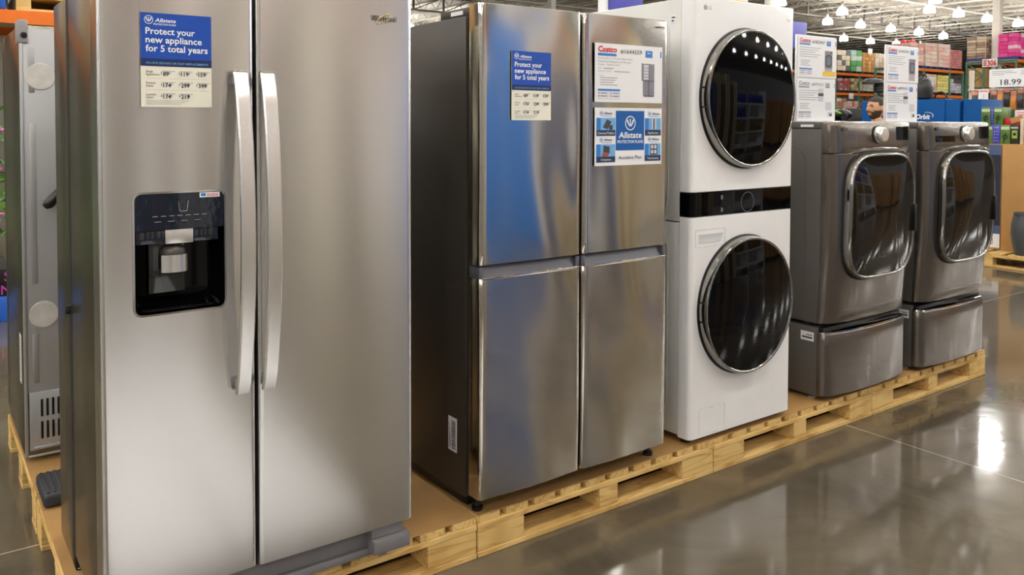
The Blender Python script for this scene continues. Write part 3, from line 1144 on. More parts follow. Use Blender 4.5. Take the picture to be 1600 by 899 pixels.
def tower_front(z0, z1, name, mat):
    m = MB()
    rr = 0.022
    prof = []
    for k in range(8):
        a = PI/2*k/7
        prof.append((TX0+rr-rr*math.cos(a), TY+rr-rr*math.sin(a)))
    for k in range(8):
        a = PI/2*k/7
        prof.append((TX1-rr+rr*math.sin(a), TY+rr-rr*math.cos(a)))
    prof += [(TX1, TY+0.064), (TX0, TY+0.064)]
    cx, cy = (TX0+TX1)/2, TY+0.035
    b = 0.003
    ins = [(cx+(x-cx)*(1-b/0.34), y+b*(1 if y < cy else 0)) for x, y in prof]
    m.loft([[(x, y, z0) for x, y in ins], [(x, y, z0+b) for x, y in prof], [(x, y, z1-b) for x, y in prof], [(x, y, z1) for x, y in ins]])
    return m.build(name, mat, tw, angle=40)


tower_front(TB, 1.1105, 'washer_front', M_WHITE)
tower_front(1.1115, 1.2135, 'control_panel', M_GLOSSB)
tower_front(1.2145, TT, 'dryer_front', M_WHITE)
m = MB()
m.box(TX0+0.002, TY+0.067, TB+0.006, TX1-0.002, 3.06, 1.084, 0.006)
m.box(TX0+0.002, TY+0.067, 1.088, TX1-0.002, 3.06, TT-0.004, 0.006)
m.build('cabinet', M_WHITES, tw)
for x in (TX0+0.045, TX1-0.045):
    for y in (TY+0.06, 2.98):
        m = MB(); m.lathe([(0.022, 0), (0.022, 0.012), (0.010, 0.014), (0.010, TB-SZ1+0.01)], (x, y, SZ1), 'z', 12)
        m.build('levelling_foot', M_BLACK, tw)
m = MB()
for za, zb in ((0.26, 1.02), (1.13, 1.94)):
    for ins, d in ((0.0, 0.0015),):
        o = rrect(2.43, 3.0, za, zb, 0.05)
        i = rrect(2.437, 2.993, za+0.007, zb-0.007, 0.045)
        m.loft([[(TX0+0.002, y, z) for y, z in o], [(TX0-0.0005, y, z) for y, z in o], [(TX0-0.0005, y, z) for y, z in i], [(TX0+0.002, y, z) for y, z in i]], True, False, False)
m.build('side_emboss', M_WHITES, tw)


def round_door(cx, cz):
    m = MB()
    prof = [(0.300, 0.002), (0.300, -0.018), (0.299, -0.034), (0.296, -0.0425), (0.292, -0.044), (0.286, -0.042), (0.284, -0.037)]
    m.lathe(prof, (cx, TY, cz), 'y', 72, cap0=False, cap1=False)
    d = m.build('door', M_RIM, tw, angle=50)
    m = MB()
    gl = [(0.2845, -0.030), (0.2845, -0.0405)]
    for k in range(1, 14):
        r = 0.2845*(1-k/14)
        gl.append((r, -0.0405-0.016*(1-(r/0.2845)**2)))
    gl.append((0.003, -0.0565))
    m.lathe(gl, (cx, TY, cz), 'y', 72)
    m.build('door_glass', M_GLOSSB, d, angle=50)
    m = MB()
    m.lathe([(0.306, 0.003), (0.306, -0.005), (0.300, -0.006)], (cx, TY, cz), 'y', 72, cap0=False, cap1=False)
    m.build('door_gasket', M_BLACK, d)
    m = MB()
    a = PI
    m.box(cx-0.3012, TY-0.034, cz-0.045, cx-0.296, TY-0.012, cz-0.037, 0.001)
    m.box(cx-0.3012, TY-0.034, cz+0.037, cx-0.296, TY-0.012, cz+0.045, 0.001)
    m.build('latch_mark', M_BLACK, d)


TCX = (TX0+TX1)/2
round_door(TCX, 1.612)
round_door(TCX, 0.7135)
s = Sign(tw, (TX0, TY-0.0003, TB))
s.ring('dial_ring', M_INKG, 3.02-TX0, 1.160-TB, 0.0425, 0.0438, 0.001, 48)
for k, (tx, zz) in enumerate((('30', 1.188), ('10', 1.135))):
    s.rect('panel_print', M_INKG, 0.185, zz-TB-0.009, 0.190, zz-TB+0.009, 0.001)
    s.rect('panel_print', M_INKG, 0.194, zz-TB-0.009, 0.196, zz-TB+0.009, 0.001)
s.ring('logo', M_INKG, 0.072, 1.986-TB, 0.0, 0.011, 0.001)
s.text('logo', M_INKG, 'LG', 0.088, 1.979-TB, 0.02, 0.022, 0.01, 0, 0.001)
s.text('logo', M_INKG, 'ThinQ', 0.622, 1.966-TB, 0.014, 0.028, 0.0, 0, 0.001)
s.build()
m = MB()
o, i = rrect(2.681, 2.872, 0.984, 1.058, 0.006, 3), rrect(2.6825, 2.8705, 0.9855, 1.0565, 0.005, 3)
m.loft([[(x, TY+0.001, z) for x, z in o], [(x, TY-0.0012, z) for x, z in o], [(x, TY-0.0012, z) for x, z in i], [(x, TY+0.001, z) for x, z in i]], True, False, False)
o = [(2.705, 1.0035), (2.838, 1.0035), (2.858, 1.0375), (2.705, 1.0375)]
m.loft([[(x, TY-0.0005, z) for x, z in o], [(x, TY-0.0025, z) for x, z in o], [(x*0.96+2.78*0.04, TY-0.0018, z*0.9+1.0205*0.1) for x, z in o]], True, False, True)
m.build('detergent_drawer', pm('light_grey_enamel', (206, 208, 212), 0.3, var=0.01), tw)
m = MB()
o, i = rrect(2.717, 2.882, 0.19, 0.298, 0.006, 3), rrect(2.718, 2.881, 0.191, 0.297, 0.005, 3)
m.loft([[(x, TY+0.001, z) for x, z in o], [(x, TY-0.001, z) for x, z in o], [(x, TY-0.001, z) for x, z in i], [(x, TY+0.001, z) for x, z in i]], True, False, False)
m.box(2.794, TY-0.0015, 0.2905, 2.806, TY+0.001, 0.2935)
m.build('filter_cover', MATS['light_grey_enamel'], tw)
s = Sign(tw, (TX0+0.0018, 2.425, 1.925), U=(0, -1, 0), N=(-1, 0, 0))
s.slab('side_label', M_PAPER, 0, 0, 0.028, 0.034, 0, 0.001)
s.rect('side_label_print', M_INK, 0.004, 0.022, 0.024, 0.028, 0.0014)
s.rect('side_label_print', M_INK, 0.004, 0.008, 0.018, 0.014, 0.0014)
s.build()
# sign standing on the tower
t = thing('counter_sign', 'white sign with a yellow foot strip standing on top of the white tower', 'sign', (2.80, 2.46, TT))
m = MB(); m.box(2.80, 2.40, TT-0.0035, 3.20, 2.50, TT+0.004, 0.001)
m.build('foot', M_PAPER, t)
s = Sign(t, (2.80, 2.452, TT+0.004))
s.slab('sheet', M_PAPER, 0, 0, 0.40, 0.30)
s.rect('yellow_strip', M_YEL, 0.27, 0.003, 0.388, 0.033)
s.build()
t = thing('banner', 'violet blue panel on a white stand behind the tower', 'banner', (3.62, 3.60, 0))
m = MB()
m.box(3.45, 3.62, 2.16, 3.72, 3.64, 2.60, 0.004)
m.build('panel', pm('violet_blue_print', (84, 88, 184), 0.45, var=0.03), t)
m = MB()
m.box(3.40, 3.64, 0.02, 3.45, 3.68, 2.62, 0.004)
m.box(3.25, 3.50, 0.0, 3.75, 3.80, 0.02, 0.004)
m.build('stand', M_PAPER, t)
t = thing('banner', 'violet blue panel on a post beside the upper white sheet of the first grey machine', 'banner', (5.0, 3.46, 0))
m = MB(); m.box(4.80, 3.45, 2.02, 5.155, 3.47, 2.205, 0.004)
m.build('panel', MATS['violet_blue_print'], t)
m = MB(); m.box(4.96, 3.47, 0.02, 5.0, 3.50, 2.19, 0.004); m.box(4.85, 3.36, 0.0, 5.13, 3.66, 0.02, 0.004)
m.build('stand', M_PAPER, t)


# ------------------------------------------------------------------ front loading machines on pedestals
def interp(tab, z):
    """smooth (Lagrange) curve through the table"""
    z = min(max(z, tab[0][0]), tab[-1][0])
    out = 0.0
    for i, (a, va) in enumerate(tab):
        l = 1.0
        for j, (b, vb) in enumerate(tab):
            if i != j:
                l *= (z-b)/(a-b)
        out += va*l
    return out


WW, WDEP = 0.737, 0.76
YS = [(0.50, 2.352), (1.05, 2.326), (1.52, 2.322)]   # where the rounded corner starts
YC = [(0.50, 2.282), (1.10, 2.248), (1.52, 2.260)]   # middle of the bowed front


def front_y(t, z, dy=0.0):
    a, c = interp(YS, z), interp(YC, z)
    q = max(0.0, 1-abs(2*t-1)**4.2)**(1/2.4)
    return a-(a-c)*q+dy


def section(x0, z, yb, n=30, inset=0.0, fn=front_y, dy=0.0):
    ring = []
    for i in range(n+1):
        t = 0.5-0.5*math.cos(PI*i/n)
        tt = t
        x = x0+inset+(WW-2*inset)*t
        ring.append((x, fn(tt, z)+inset+dy, z))
    ring.append((x0+WW-inset, yb, z))
    ring.append((x0+inset, yb, z))
    return ring


def machine(x0, dy, name, label, slot):
    t = thing(name, label, 'laundry machine', (x0, 2.3+dy, 0.507))
    yb = 3.02
    Z0, Z1, ZT = 0.527, 1.358, 1.514
    n = 30
    m = MB()
    zs = [(Z0, 0.006), (Z0+0.006, 0)]+[(Z0+(Z1-Z0)*k/12, 0) for k in range(1, 12)]+[(Z1-0.003, 0), (Z1, 0.003)]
    rings = [section(x0, z, 2.335+dy, n, i, dy=dy) for z, i in zs]
    m.loft(rings)
    m.build('front_panel', M_GRAPH, t, angle=45)
    m = MB()
    zs = [(Z1+0.001, 0.003), (Z1+0.004, 0), (1.40, 0), (1.45, 0), (1.49, 0), (1.504, 0.003), (1.511, 0.010), (ZT, 0.020)]
    m.loft([section(x0, z, 2.335+dy, n, i, dy=dy) for z, i in zs])
    m.build('control_panel', M_GRAPH, t, angle=50)
    m = MB()
    m.box(x0+0.002, 2.337+dy, Z0, x0+WW-0.002, yb, 1.478, 0.005)
    m.build('cabinet', M_GRAPHS, t)
    m = MB()
    m.box(x0+0.001, 2.337+dy, 1.479, x0+WW-0.001, yb, ZT-0.002, 0.006)
    m.build('top_cover', M_GRAPHS, t)
    for y in (2.43, 2.93):
        for x in (x0+0.05, x0+WW-0.05):
            m = MB(); m.lathe([(0.02, 0), (0.02, 0.022)], (x, y, 0.507), 'z', 10)
            m.build('foot', M_BLACK, t)
    # embossed side panel line
    m = MB()
    o, i = rrect(2.42, 2.94, 0.62, 1.40, 0.10), rrect(2.424, 2.936, 0.624, 1.396, 0.097)
    m.loft([[(x0+0.003, y, z) for y, z in o], [(x0+0.0005, y, z) for y, z in o], [(x0+0.0005, y, z) for y, z in i], [(x0+0.003, y, z) for y, z in i]], True, False, False)
    m.build('side_emboss', M_GRAPHS, t)
    s = Sign(t, (x0+0.0008, 2.48, 1.487), U=(0, -1, 0), N=(-1, 0, 0))
    s.slab('side_label', M_PAPER, 0.03, 0, 0.10, 0.012, 0, 0.001)
    s.build()
    # door: rounded rectangle bulging out of the bowed front
    cx, cz, hw, hh = x0+0.3685, 1.048, 0.296, 0.313
    def ring(sx, out, sz=None, p=4.2, follow=1.0):
        pts = []
        sz = sz or sx
        for k in range(72):
            a = 2*PI*k/72
            ca, sa = math.cos(a), math.sin(a)
            q = (abs(ca)**p+abs(sa)**p)**(-1/p)
            x, z = cx+hw*sx*q*ca, cz+hh*sz*q*sa
            yy = front_y((x-x0)/WW, z)
            yflat = front_y(0.5, z)+0.010
            pts.append((x, (yy*follow+yflat*(1-follow))+dy-out, z))
        return pts
    m = MB()
    m.loft([ring(1.0, -0.012), ring(1.0, 0.012, follow=0.8), ring(0.995, 0.026, follow=0.55), ring(0.985, 0.036, follow=0.4), ring(0.968, 0.040, follow=0.3), ring(0.952, 0.038, follow=0.25), ring(0.942, 0.030, follow=0.25)], True, False, False)
    d = m.build('door', M_RIM, t, angle=60)
    m = MB()
    rs = [ring(0.945, 0.020, follow=0.25), ring(0.942, 0.034, follow=0.25)]
    for k in range(1, 12):
        q = 0.942*(1-k/12)
        rs.append(ring(q, 0.034+0.022*(1-(q/0.942)**2), p=4.2-0.9*(k/12), follow=0.25*(1-k/12)))
    rs.append(ring(0.01, 0.056, p=3.2, follow=0.0))
    m.loft(rs, True, False, True)
    m.build('door_glass', M_GLASS, d, angle=60)
    m = MB()
    m.loft([ring(1.018, -0.006), ring(1.018, 0.005, follow=0.95), ring(1.0, 0.007, follow=0.9), ring(0.99, -0.004)], True, False, False)
    m.build('door_gasket', M_GASKET, d, angle=60)
    m = MB()
    hx = cx+hw*0.93
    m.box(hx-0.006, front_y((hx-x0)/WW, 1.02)+dy-0.052, 0.95, hx+0.008, front_y((hx-x0)/WW, 1.02)+dy-0.02, 1.09, 0.004)
    m.build('door_pull', M_BLACK, d)
    # brow line over the door
    m = MB()
    pts = []
    for u, z in ((0.02, 1.355), (0.10, 1.355), (0.16, 1.368), (0.22, 1.379), (0.37, 1.383), (0.52, 1.379), (0.58, 1.368), (0.64, 1.355), (0.715, 1.355)):
        pts.append((x0+u, front_y(u/WW, z)+dy-0.001, z))
    m.tube(pts, 0.0035, 6)
    m.build('brow_trim', M_RIM, t)
    # knob, screen, print
    kx, kz = x0+0.350, 1.449
    ky = front_y((kx-x0)/WW, kz)+dy
    m = MB()
    m.lathe([(0.041, 0.004), (0.041, -0.012), (0.037, -0.016), (0.036, -0.038), (0.033, -0.042), (0.004, -0.043)], (kx, ky, kz), 'y', 32)
    k = m.build('knob', M_HANDLE, t)
    m = MB(); m.lathe([(0.046, 0.006), (0.046, -0.004), (0.042, -0.005)], (kx, ky, kz), 'y', 32)
    m.build('knob_ring', M_BLACK, k)
    for (ua, ub, za, zb, nm) in ((0.530, 0.662, 1.420, 1.488, 'display'),) + (((0.065, 0.245, 1.405, 1.438, 'dispenser_slot'),) if slot else ()):
        m = MB()
        rings = []
        for zz in (za, zb):
            fr = [(x0+ua+(ub-ua)*k/8, front_y((ua+(ub-ua)*k/8)/WW, zz)+dy-0.0015, zz) for k in range(9)]
            rings.append(fr+[(x, y+0.006, z) for x, y, z in reversed(fr)])
        m.loft(rings)
        m.build(nm, M_GLOSSB, t)
    lx = x0+0.062
    s = Sign(t, (lx, front_y(0.115, 1.47)+dy-0.001, 1.468))
    s.ring('logo', M_INK, 0.010, 0.008, 0.0, 0.010, 0.0012)
    s.text('logo', M_INK, 'LG', 0.024, 0.0, 0.02, 0.022, 0.02, 0, 0.0012)
    s.build()
    return t


def pedestal(x0, dy, label):
    t = thing('laundry_pedestal', label, 'pedestal', (x0, 2.3+dy, SZ1))
    def fy(tt, z):
        e = min(tt, 1-tt)*WW
        r = 0.032
        return 2.302-0.030*(1-(2*tt-1)**2)+(r-math.sqrt(r*r-(r-e)**2) if e < r else 0.0)
    m = MB()
    zs = [(0.172, 0.006), (0.178, 0.0), (0.25, 0), (0.34, 0), (0.42, 0), (0.474, 0), (0.480, 0.003)]
    m.loft([section(x0, z, 2.345+dy, 30, i, fy, dy) for z, i in zs])
    d = m.build('drawer', M_GRAPH, t, angle=45)
    m = MB()
    rings = []
    for z, ins in ((0.4805, 0.004), (0.487, 0.006), (0.489, 0.012)):
        rings.append(section(x0, z, 2.345+dy, 30, ins, fy, dy))
    m.loft(rings)
    m.build('drawer_lip', M_RIM, d, angle=45)
    m = MB(); m.box(x0+0.02, 2.325+dy, 0.4895, x0+WW-0.02, 2.39+dy, 0.506, 0.002)
    m.build('shadow_gap', M_BLACK, t)
    m = MB(); m.box(x0+0.003, 2.347+dy, 0.168, x0+WW-0.003, 3.02, 0.5065, 0.004)
    m.build('cabinet', M_GRAPHS, t)
    for y in (2.39, 2.95):
        for x in (x0+0.035, x0+WW-0.035):
            m = MB(); m.lathe([(0.018, 0), (0.018, 0.008), (0.008, 0.010), (0.008, 0.022)], (x, y, SZ1), 'z', 10)
            m.build('foot', M_GREYPL, t)
    s = Sign(t, (x0+0.0028, 2.435+dy, 0.435), U=(0, -1, 0), N=(-1, 0, 0))
    s.slab('label', M_PAPER, 0, 0, 0.072, 0.045, 0, 0.001)
    s.rect('label_print', M_INK, 0.008, 0.012, 0.064, 0.020, 0.0014)
    s.rect('label_print', M_INK, 0.030, 0.027, 0.064, 0.031, 0.0014)
    s.build()


W1X, W2X, WD2 = 3.620, 4.489, -0.008
pedestal(W1X, 0.0, 'dark grey laundry pedestal drawer beside the white tower')
machine(W1X, 0.0, 'clothes_dryer', 'dark grey front loader beside the white tower with no slot left of its knob', False)
pedestal(W2X, WD2, 'dark grey laundry pedestal drawer at the far end of the row')
machine(W2X, WD2, 'washing_machine', 'dark grey front loader at the row end with a black slot left of its knob', True)


# product sheets standing on the machines
def double_sign(x0, x1, z_mid, z_top, label, num_top, num_low, grey_low, strip):
    y = 2.60
    z0 = 1.514
    t = thing('sign_holder', label, 'sign', ((x0+x1)/2, y, z0))
    m = MB()
    m.box(x0, y+0.001, z0, x1, y+0.012, z_top+0.006, 0.001)
    m.box(x0, y-0.035, z0-0.001, x1, y+0.06, z0+0.003, 0.001)
    m.build('board', M_PAPER, t)
    up = thing('upper', None, None, (x0, y-0.001, z_mid+0.006))
    lo = thing('lower', None, None, (x0, y-0.001, z0+0.004))
    product_sheet(x0+0.004, x1-0.001, z_mid+0.006, z_top, y-0.001, '', num_top, 'washer', False, up)
    product_sheet(x0+0.002, x1-0.008, z0+0.004, z_mid-0.003, y-0.001, '', num_low, 'pair', grey_low, lo)
    for e, nm in ((up, 'upper_sheet'), (lo, 'lower_sheet')):
        main = [c for c in e.children if c.name.startswith('sheet')][0]
        for c in list(e.children):
            c.location = Vector(e.location)-Vector(t.location) if c is main else (0, 0, 0)
            c.parent = t if c is main else main
        main.name = nm
        bpy.data.objects.remove(e)
        if nm == 'upper_sheet' and strip:
            s = Sign(main, (x0, y-0.001, z_mid+0.006))
            main['_base'] = (x0, y-0.001, z_mid+0.006)
            s.rect('yellow_strip', M_YEL, 0.225, 0.012, 0.342, 0.036, 0.004)
            s.build()


double_sign(3.800, 4.152, 1.741, 1.962, 'two stacked white sheets on the machine beside the tower, the upper with a yellow strip', '#1822967', '#899421', True, True)
double_sign(4.655, 5.010, 1.741, 1.955, 'two white product sheets stacked on the machine at the row end', '#1822961', '#899421', False, False)


# ------------------------------------------------------------------ fridge seen from the back
BX0, BX1, BY = 0.360, 1.265, 3.69
fb = thing('rear_facing_fridge', 'fridge seen from its pale metal back behind the large fridge', 'refrigerator', (BX0, BY, SZ1))
m = MB()
m.box(BX0, BY+0.02, 0.168, BX1, BY+0.60, 1.885, 0.004)
m.build('cabinet', M_SIDE, fb)
m = MB(); m.box(BX0+0.01, BY+0.60, 0.19, BX1-0.01, BY+0.612, 1.88)
m.build('door_gasket', M_GASKET, fb)
m = MB()
m.box(BX0, BY+0.613, 0.19, BX0+0.40, BY+0.70, 1.89, 0.008)
m.build('door', M_SIDE, fb)
m = MB(); m.box(BX0+0.41, BY+0.613, 0.19, BX1, BY+0.70, 1.89, 0.008)
m.build('door', M_SIDE, fb)
m = MB()
m.box(BX0+0.012, BY+0.004, 0.42, BX1-0.012, BY+0.021, 1.872, 0.003)
m.box(BX0, BY, 0.168, BX0+0.012, BY+0.022, 1.885, 0.002)
m.box(BX1-0.012, BY, 0.168, BX1, BY+0.022, 1.885, 0.002)
m.build('back_sheet', M_GALV, fb)
m = MB()
for x, za, zb in ((0.03, 1.62, 1.80), (0.03, 0.86, 1.50), (0.03, 0.46, 0.66)):
    m.box(BX0+x, BY+0.001, za, BX0+x+0.022, BY+0.005, zb, 0.0018)
for x, za, zb in ((0.155, 1.24, 1.78), (0.155, 0.56, 1.10), (0.55, 0.6, 1.7)):
    o, i = rrect(BX0+x, BX0+x+0.12, za, zb, 0.008, 3), rrect(BX0+x+0.008, BX0+x+0.112, za+0.008, zb-0.008, 0.006, 3)
    m.loft([[(a, BY+0.005, b) for a, b in o], [(a, BY+0.001, b) for a, b in o], [(a, BY+0.001, b) for a, b in i], [(a, BY+0.005, b) for a, b in i]], True, False, False)
m.build('pressed_rib', M_GALV, fb)
for z in (1.685, 0.735):
    m = MB(); m.lathe([(0.053, 0.006), (0.053, 0.001), (0.050, 0.0), (0.006, 0.0)], (BX0+0.072, BY-0.0012, z), 'y', 28)
    m.build('foam_plug', pm('white_plug_plastic', (206, 203, 198), 0.45, var=0.12, scale=22), fb, angle=15)
m = MB()
m.box(BX0+0.015, BY-0.002, 0.19, BX1-0.015, BY+0.03, 0.425, 0.004)
m.build('compressor_cover', M_GALV, fb)
m = MB()
for r_, (za, zb) in enumerate(((0.325, 0.395), (0.235, 0.305))):
    for k in range(16):
        m.box(BX0+0.055+k*0.02, BY-0.004, za, BX0+0.064+k*0.02, BY-0.001, zb, 0.001, seg=1)
m.build('vent_slots', M_BLACK, fb)
m = MB()
m.box(BX0+0.03, BY-0.012, 0.197, BX1-0.05, BY+0.0, 0.209, 0.004)
m.tube([(BX0+0.01, BY-0.006, 0.172), (BX1-0.01, BY-0.006, 0.172)], 0.006, 6)
m.build('bottom_rail', M_GALV, fb)
m = MB()
m.box(BX0-0.004, BY-0.006, 1.815, BX0+0.030, BY+0.10, 1.905, 0.004)
cc = m.build('corner_cap', M_GREYPL, fb)
m = MB(); m.lathe([(0.012, 0.0), (0.012, -0.006), (0.007, -0.007), (0.006, -0.002)], (BX0+0.016, BY-0.005, 1.845), 'y', 12)
m.build('cap_screw', M_BLACK, cc)
m = MB()
m.tube([(BX0+0.235, BY-0.04, 1.33), (BX0+0.15, BY-0.055, 1.245), (BX0+0.085, BY-0.065, 1.182), (BX0+0.075, BY-0.06, 1.172)], [0.016, 0.022, 0.022, 0.014], 10)
m.tube([(BX0+0.235, BY-0.04, 1.33), (BX0+0.25, BY+0.01, 1.345)], 0.014, 8)
m.build('hose', M_BLACK, fb)
s = Sign(fb, (BX0-0.0002, BY+0.155, 0.44), U=(0, -1, 0), N=(-1, 0, 0))
s.slab('side_label', M_PAPER, 0, 0, 0.06, 0.20, 0, 0.001)
for k in range(12):
    s.rect('side_label_print', M_INKG, 0.01, 0.02+k*0.014, 0.045, 0.026+k*0.014, 0.0014)
s.build()
m = MB()
for x in (BX0+0.05, BX1-0.05):
    m.box(x-0.03, BY+0.05, SZ1, x+0.03, BY+0.12, 0.168)
    m.box(x-0.03, BY+0.55, SZ1, x+0.03, BY+0.60, 0.168)
m.build('roller', M_BLACK, fb)
# black ribbed pad on the sheet
m = MB()
m.box(0.365, 3.20, SZ1, 0.62, 3.43, SZ1+0.05, 0.014, seg=3)
for k in range(11):
    m.box(0.376+k*0.022, 3.215, SZ1+0.047, 0.386+k*0.022, 3.415, SZ1+0.0545, 0.002, seg=1)
tag(m.build('rubber_pad', pm('ribbed_black_rubber', (44, 46, 52), 0.6, var=0.06)), 'black ribbed rubber pad lying on the brown sheet behind the large fridge', 'pad')
#BACKGROUND
# ------------------------------------------------------------------ pallet racks and their loads
def rack(name, label, x0, x1, y0, dep, zt, beams, ups, beam_mat=M_ORANGE, grp=None, beam_h=0.13):
    t = thing(name, label, 'pallet rack', (x0, y0, 0), grp)
    for x in ups:
        m = MB()
        m.box(x-0.045, y0, 0, x+0.045, y0+0.08, zt)
        m.box(x-0.045, y0+dep-0.08, 0, x+0.045, y0+dep, zt)
        z = 0.25
        k = 0
        while z < zt-0.6:
            a, b = (y0+0.05, y0+dep-0.05) if k % 2 == 0 else (y0+dep-0.05, y0+0.05)
            m.bar((x, a, z), (x, b, z+0.62), 0.04)
            m.bar((x, y0+0.05, z), (x, y0+dep-0.05, z), 0.04)
            z += 0.62
            k += 1
        m.bar((x, y0+0.05, zt-0.12), (x, y0+dep-0.05, zt-0.12), 0.08)
        m.build('upright', M_GREEN, t, smooth=False)
    for z in beams:
        for y in (y0+0.01, y0+dep-0.06):
            for xa, xb in zip(ups, ups[1:]):
                m = MB(); m.box(xa+0.046, y-0.012, z-beam_h, xb-0.046, y+0.04, z)
                m.build('beam', beam_mat, t, smooth=False)
        m = MB(); m.box(ups[0]+0.05, y0+0.065, z-0.03, ups[-1]-0.05, y0+dep-0.085, z-0.004)
        m.build('shelf_deck', M_JOIST, t, smooth=False)
    return t


LOADC = {}


def gm_(rgb, rough=0.4):
    k = 'goods_%d_%d_%d' % rgb
    return pm(k, rgb, rough, var=0.16, scale=5)


M_PALB = pm('blue_pallet_paint', (34, 66, 124), 0.6)
M_PALD = pm('dark_pallet_wood', (58, 50, 44), 0.8)


def load(x0, y0, z0, w, d, h, cols, label, group=None, nx=3, nz=4, pal=None, wrap=None, strips=False, cat='pallet load', ph=0.12):
    t = thing('pallet_load', label, cat, (x0+w/2, y0+d/2, z0), group)
    if ph:
        m = MB()
        for k in range(3):
            m.box(x0+k*(w-0.1)/2, y0, z0+0.02, x0+k*(w-0.1)/2+0.1, y0+d, z0+ph-0.022)
        m.box(x0, y0, z0, x0+w, y0+d, z0+0.02)
        m.box(x0, y0, z0+ph-0.022, x0+w, y0+d, z0+ph)
        m.build('pallet', pal or M_PALD, t, smooth=False)
    m = MB()
    mats = [gm_(c) for c in cols]
    ny = 2
    rnd = random.Random(int(x0*31+y0*17+z0*7))
    for i in range(nx):
        for j in range(ny):
            for k in range(nz):
                g = 0.006
                a, b, c = x0+0.01+i*(w-0.02)/nx, y0+0.01+j*(d-0.02)/ny, z0+ph+k*(h-ph)/nz
                ww, dd, hh = (w-0.02)/nx, (d-0.02)/ny, (h-ph)/nz
                mi = (i+k+j) % len(mats) if strips else rnd.randrange(len(mats))
                e = rnd.uniform(0, 0.012)
                m.box(a+g, b+g+e, c+(0.002 if k else 0), a+ww-g, b+dd-g, c+hh-g, 0.012, mi, seg=1)
    m.build('cartons', mats, t, angle=30)
    if wrap:
        m = MB()
        for xx in (x0+0.005, x0+w-0.035):
            m.box(xx, y0-0.004, z0+ph, xx+0.03, y0+0.012, z0+h, 0.003, seg=1)
        m.build('corner_strip', gm_((226, 214, 188)), t)
    return t


rack('pallet_rack', 'orange beamed pallet rack behind the man, seen between the two sheet stands', 35.6, 50.9, 25.0, 1.07, 4.18, (4.19, 3.14, 2.0), [35.6+2.19*k for k in range(8)])
CREAM, WHT, LTB, AMB = (226, 200, 160), (228, 222, 208), (176, 204, 204), (196, 142, 74)
gl = 'wrapped loads on the rack behind the man'
load(37.9, 25.02, 4.19, 1.05, 1.0, 1.10, [CREAM, (214, 176, 136)], 'cream wrapped load left of the dark checked load on the top shelf', gl)
load(39.0, 25.02, 4.19, 1.1, 1.0, 1.12, [CREAM, (216, 184, 150), (232, 214, 184)], 'peach and cream wrapped load on the top shelf above the man, first from the left', gl, 2, 5)
load(40.15, 25.02, 4.19, 1.15, 1.0, 1.2, [(232, 220, 190), (236, 228, 206), (110, 112, 112)], 'white load with dark patches on the top shelf above the man', gl, 3, 4, strips=True)
load(41.4, 25.02, 4.19, 1.05, 1.0, 1.25, [LTB, (206, 220, 206), (96, 176, 104)], 'pale blue and green load on the top shelf above the man', gl, 2, 4)
load(42.5, 25.02, 4.19, 1.15, 1.0, 1.17, [AMB, (206, 156, 90), (222, 176, 110)], 'amber orange load on the top shelf above the man', gl, 4, 5)
load(43.75, 25.02, 4.19, 1.1, 1.0, 1.2, [WHT, (214, 190, 160)], 'cream load partly behind the right sheet stand on the top shelf', gl)
g2 = 'loads on the middle shelf behind the man'
load(40.2, 25.02, 3.15, 1.1, 1.0, 0.75, [(176, 70, 66), (190, 170, 166), (150, 96, 100)], 'red and pink load on the middle shelf behind the man', g2, 5, 5)
load(41.45, 25.02, 3.15, 1.1, 1.0, 0.78, [(150, 140, 96), (196, 184, 150), (120, 112, 70)], 'olive and cream load on the middle shelf behind the man', g2, 4, 4)
load(42.6, 25.02, 3.15, 1.05, 1.0, 0.62, [(206, 206, 190), (186, 190, 176)], 'pale load on the middle shelf under the dark hood', g2, 3, 3)
load(43.75, 25.02, 3.15, 1.1, 1.0, 0.72, [(196, 186, 176), (120, 100, 90), (60, 58, 60)], 'dark and pale load on the middle shelf beside the right sheet stand', g2, 3, 4)
g3 = 'loads on the low shelf behind the man'
load(39.9, 25.02, 2.0, 1.15, 1.0, 0.85, [(206, 196, 180), (176, 120, 96), (226, 220, 206)], 'cream and brown load on the low shelf left of the pink one', g3, 5, 4)
load(41.1, 25.02, 2.0, 1.15, 1.0, 0.72, [(214, 160, 150), (226, 200, 190), (190, 110, 104)], 'pink load on the low shelf behind the man', g3, 5, 4)
load(42.3, 25.02, 2.0, 1.15, 1.0, 0.8, [(160, 96, 70), (110, 70, 56)], 'brown load on the low shelf behind the head of the man', g3, 4, 4)
for i, (x, z, lb) in enumerate(((41.1, 2.82, 'white card on the rack beam left of the head of the man'), (43.65, 2.82, 'white card on the rack beam above the head of the man'), (42.86, 5.28, 'white card hanging above the pale blue and green load'))):
    t = thing('price_card', lb, 'sign', (x, 24.97, z))
    m = MB(); m.box(x, 24.95, z, x+0.42, 24.962, z+0.30, 0.002); m.build('card', M_PAPER, t)
    if z > 5:
        m = MB(); m.box(x+0.20, 24.952, z+0.3, x+0.212, 24.96, 8.45); m.build('wire', M_JOIST, t)

